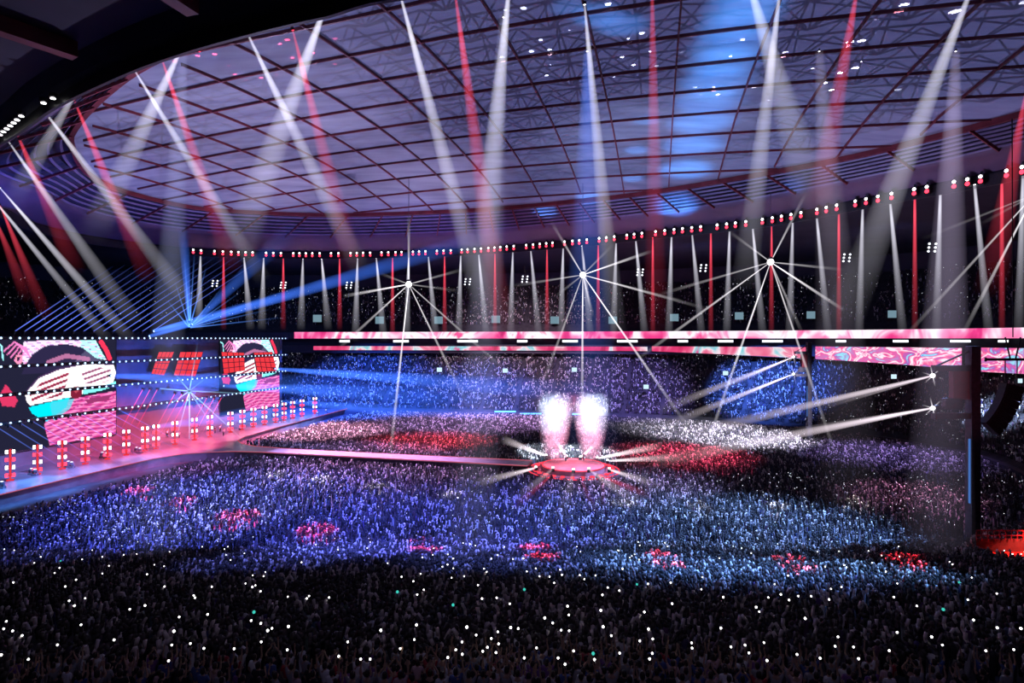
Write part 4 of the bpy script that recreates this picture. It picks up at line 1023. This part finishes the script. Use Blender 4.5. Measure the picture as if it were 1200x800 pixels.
for px, lb_ in ((650, 'left white smoke jet rising from the round stage'), (693, 'right white smoke jet rising from the round stage')):
    c = smoke(px, lb_)
    unseen_light('SPOT', c + Vector((0, -8, .6)), c + Vector((0, 0, 6)), 30000, (1, .2, .42), 70, .6)
    unseen_light('SPOT', c + Vector((0, -14, 26)), c + Vector((0, 0, 12)), 420000, (.6, .78, 1), 28, .5)  # both lights are unseen, added to brighten the smoke

# ------------------------------------------------------------------ lights, all without fixtures
def pool(px, py, rpx, power, col, src=None, blend=.5):
    t = hit(px, py); 
    if t is None: return
    z = 62.; s_ = Vector((t.x + 4, t.y + 6, z)) if src is None else src
    d = (t - s_).length; a = 2 * math.degrees(math.atan(rpx * t.y / F / d))
    unseen_light('SPOT', s_, t, power, col, a, blend, .25)
for x, y in [(162, 575), (212, 588), (278, 606), (371, 624), (492, 641), (629, 653), (778, 663), (930, 669), (1062, 664)]:
    if y < 630: pool(x, y + 9, 26 if x > 250 else 18, 2300000, (1, .03, .06), blend=.3)
    else:
        pool(x - 5, y + 6, 22, 2000000, (1, .03, .06), blend=.3); pool(x + 5, y + 20, 22, 2000000, (1, .03, .06), blend=.3)
for x, y in [(320, 562), (375, 569), (440, 576), (526, 588), (730, 599), (820, 602), (912, 602), (1000, 595)]: pool(x, y + 2, 18, 900000, (.95, .95, .9), blend=.7)
def wash(A, px, py, rpx, power, col, blend=.8):
    t = hit(px, py); A = Vector(A); a = 2 * math.degrees(math.atan(rpx * t.y / F / (t - A).length)); unseen_light('SPOT', A, t, power, col, a, blend, .6)
wash((92, 96, 59), 860, 630, 200, 1610000, (.2, .4, 1), .8)
wash((70, 120, 60), 740, 575, 110, 868000, (.45, .4, 1), 1)
wash((80, 60, 59), 820, 695, 170, 420000, (.14, .3, 1), 1)
wash((88, 140, 60), 850, 515, 110, 2660000, (.72, .74, 1), 1)
wash((-70, 190, 60), 420, 478, 120, 2380000, (.04, .13, 1))
wash((-20, 195, 60), 560, 470, 90, 1260000, (.04, .14, 1), 1)
wash((0, 200, 60), 610, 432, 150, 588000, (.45, .3, .4), 1)
wash((20, 205, 60), 560, 500, 120, 1260000, (.6, .36, .9))
wash((40, 190, 60), 900, 455, 80, 2660000, (.08, .2, 1), 1)
wash((60, 185, 60), 720, 465, 110, 979999, (.25, .2, .75), 1)
wash((-80, 100, 60), 240, 600, 230, 1260000, (.08, .12, 1))
wash((-50, 60, 60), 250, 600, 150, 364000, (.4, .5, 1), 1)
wash((-30, 60, 60), 520, 640, 250, 868000, (.1, .14, 1))
wash((-60, 180, 60), 420, 545, 150, 1260000, (.6, .36, 1))
wash((-60, 190, 60), 380, 510, 90, 1820000, (1, .45, .75))
wash((60, 150, 60), 800, 540, 100, 1190000, (1, .07, .17), 1)
wash((10, 170, 60), 510, 522, 80, 1120000, (1, .07, .12), 1)
wash((95, 150, 60), 1040, 540, 120, 588000, (.34, .25, .85), 1)
wash((100, 130, 60), 1070, 590, 90, 461999, (.9, .35, .7), 1)
wash((80, 130, 60), 1175, 485, 45, 1680000, (.45, .6, 1))
for x_, px_, py_, r_, p_, c_ in ((-70, 120, 655, 150, 169000, (.12, .16, 1)), (-35, 360, 668, 150, 182000, (.12, .17, 1)), (0, 590, 672, 150, 195000, (.13, .2, 1)), (30, 800, 680, 160, 390000, (.15, .36, 1)), (55, 980, 686, 130, 390000, (.17, .4, 1))):
    wash((x_, 38, 60), px_, py_, r_, p_, c_, 1)  # unseen eye-side lights added so the front rows show lit backs
unseen_light('SPOT', (0, -6, 58), (0, 42, 14), 4600, (.5, .42, .85), 120, .9, .6)  # unseen weak fill added above and behind the camera
unseen_light('SPOT', (44, 66, 27), (62, 84, 24), 5200, (1, .16, .3), 34, .8, .3)  # unseen red fill added to bring out the tower cabinets
# stage light
for t_, c_, p_ in ((-8, (.1, .3, 1), 140000), (14, (.7, .1, .4), 90000), (32, (1, .07, .16), 220000), (55, (1, .16, .34), 260000), (84, (.2, .35, 1), 240000)):
    a = ab(-112, 102 + t_, 26); unseen_light('SPOT', a, ab(-129, 102 + t_, 2), p_, c_, 75, .7, .5)
for t_ in (72, 84, 96, 108, 120): unseen_light('SPOT', ab(-125, t_, 13), ab(-122.5, t_, 2), 26000 - abs(t_ - 84) * 220, (.1, .36, 1), 62, .7, .3)
unseen_light('SPOT', ab(-90, 112, 30), ab(-112, 112, 0), 110000, (.4, .2, .75), 70, .8, .5)
unseen_light('SPOT', ab(-60, 130, 26), ab(-105, 136, 2), 60000, (.2, .3, 1), 50, .6, .5)
unseen_light('SPOT', Vector((BC.x, BC.y - 2, 40)), BC, 260000, (1, .15, .22), 26, .4, .4)
unseen_light('SPOT', ab(-62, 150, 50), ab(-62, 136.5, 2), 90000, (1, .25, .4), 60, .8, .4)
for t_, z_, c_, p_ in ((34, 20, (.05, .14, 1), 34000), (50, 18, (.05, .14, 1), 45000), (62, 14, (.06, .2, 1), 40000), (40, 5, (1, .06, .2), 20000), (60, 5, (1, .1, .35), 26000), (20, 5, (1, .06, .12), 30000), (80, 6, (.8, .1, .5), 26000)):
    unseen_light('SPOT', ab(-126, 102 + t_, z_ - 4), ab(WB, 102 + t_, z_), p_, c_, 95, .9, .5)  # unseen wall lights added in place of coloured stage haze
# up-light on the roof: added lavender fill with no fixture, a blue streak, speckled gobos
def up(A, T, p, c, a, blend=.8): unseen_light('SPOT', A, T, p, c, a, blend, .5)
up((-60, 150, 35), (-75, 150, 69), 55000, (.72, .62, 1), 110)
up((-20, 150, 35), (-30, 150, 69), 60000, (.7, .6, 1), 110)
up((-40, 110, 32), (-45, 95, 69), 80000, (.66, .6, 1), 110)
up((20, 110, 32), (40, 130, 69), 70000, (.45, .55, 1), 110)
streak = [(878 - k * 8.2, -8 + k * 22.5, 17 + k * .6, 105000 + k * 15000) for k in range(11)]
for px_, py_, a_, p_ in streak + [(700, 20, 12, 120000), (728, 34, 12, 120000), (668, 8, 9, 60000), (640, 232, 14, 150000), (690, 222, 12, 150000), (745, 180, 9, 130000), (755, 150, 9, 90000), (742, 205, 10, 130000), (935, 190, 10, 60000)]:
    t_ = at(px_, py_, 71); up((t_.x - 6, t_.y + 4, 33), t_, p_, (.08, .36, 1), a_, 1.)
up((-115, 120, 34), (-112, 140, 66), 60000, (.1, .14, 1), 110)  # from here on, unseen mid-air lights added to tint roof band and fascia
up((-20, 160, 34), (-30, 205, 64), 34000, (.3, .26, 1), 110)
up((60, 110, 36), (88, 122, 64), 16000, (.7, .4, .75), 110)
up((10, 150, 36), (40, 180, 64), 18000, (.6, .35, .8), 110)
def gobo(A, T, p, c, a, scale, thr):
    o = unseen_light('SPOT', A, T, p, c, a, .5, .02); l = o.data; l.use_nodes = True; nt = l.node_tree
    e = nt.nodes['Emission']; tc = N(nt, 'ShaderNodeTexCoord'); vo = N(nt, 'ShaderNodeTexVoronoi'); vo.inputs['Scale'].default_value = scale
    nt.links.new(tc.outputs['Normal'], vo.inputs['Vector']); lt = math_node(nt, 'LESS_THAN', vo.outputs['Distance'], thr); nt.links.new(lt, e.inputs['Strength'])
gobo((30, 110, 30), (44, 88, 71), 2600000, (.8, .85, 1), 44, 16, .13)
gobo((8, 110, 30), (10, 84, 71), 1800000, (.7, .8, 1), 34, 18, .12)
gobo((-40, 100, 30), (-36, 80, 71), 1400000, (1, .08, .2), 34, 18, .13)
# blue wash on the back wall over the upper stand
for x, y, z, p in ((-105, 205, 50, 34000), (-10, 215, 52, 9000), (60, 190, 52, 8000), (100, 160, 52, 6000)): unseen_light('SPOT', (x, y, z), (x * 1.35, y * 1.35, 57), p, (.1, .25, 1), 120, .9, .5)

# ------------------------------------------------------------------ world, camera, settings
w = bpy.data.worlds.new('dusk_sky'); scene.world = w; w.use_nodes = True
bg = w.node_tree.nodes['Background']; bg.inputs[0].default_value = (.25, .27, .64, 1); bg.inputs[1].default_value = .5
cam = bpy.data.cameras.new('camera'); cam.sensor_width = 36; cam.lens = 36 * F / 1200; cam.shift_y = -3 / 1200; cam.clip_end = 2000
co_ = bpy.data.objects.new('camera', cam); COL.objects.link(co_); co_.location = (0, 0, H); co_.rotation_euler = (math.pi / 2, 0, 0); scene.camera = co_
scene.view_settings.view_transform = 'Standard'; scene.view_settings.look = 'None'; scene.view_settings.gamma = 1; scene.view_settings.use_curve_mapping = False
scene.view_settings.exposure = 0
cy = scene.cycles
cy.max_bounces = 4; cy.diffuse_bounces = 2; cy.glossy_bounces = 2; cy.transmission_bounces = 2; cy.volume_bounces = 1; cy.transparent_max_bounces = 128
cy.sample_clamp_indirect = 4; cy.volume_max_steps = 128
print('people', len(fp), len(far_low), len(far_up), len(near), 'sticks', len(sticks))
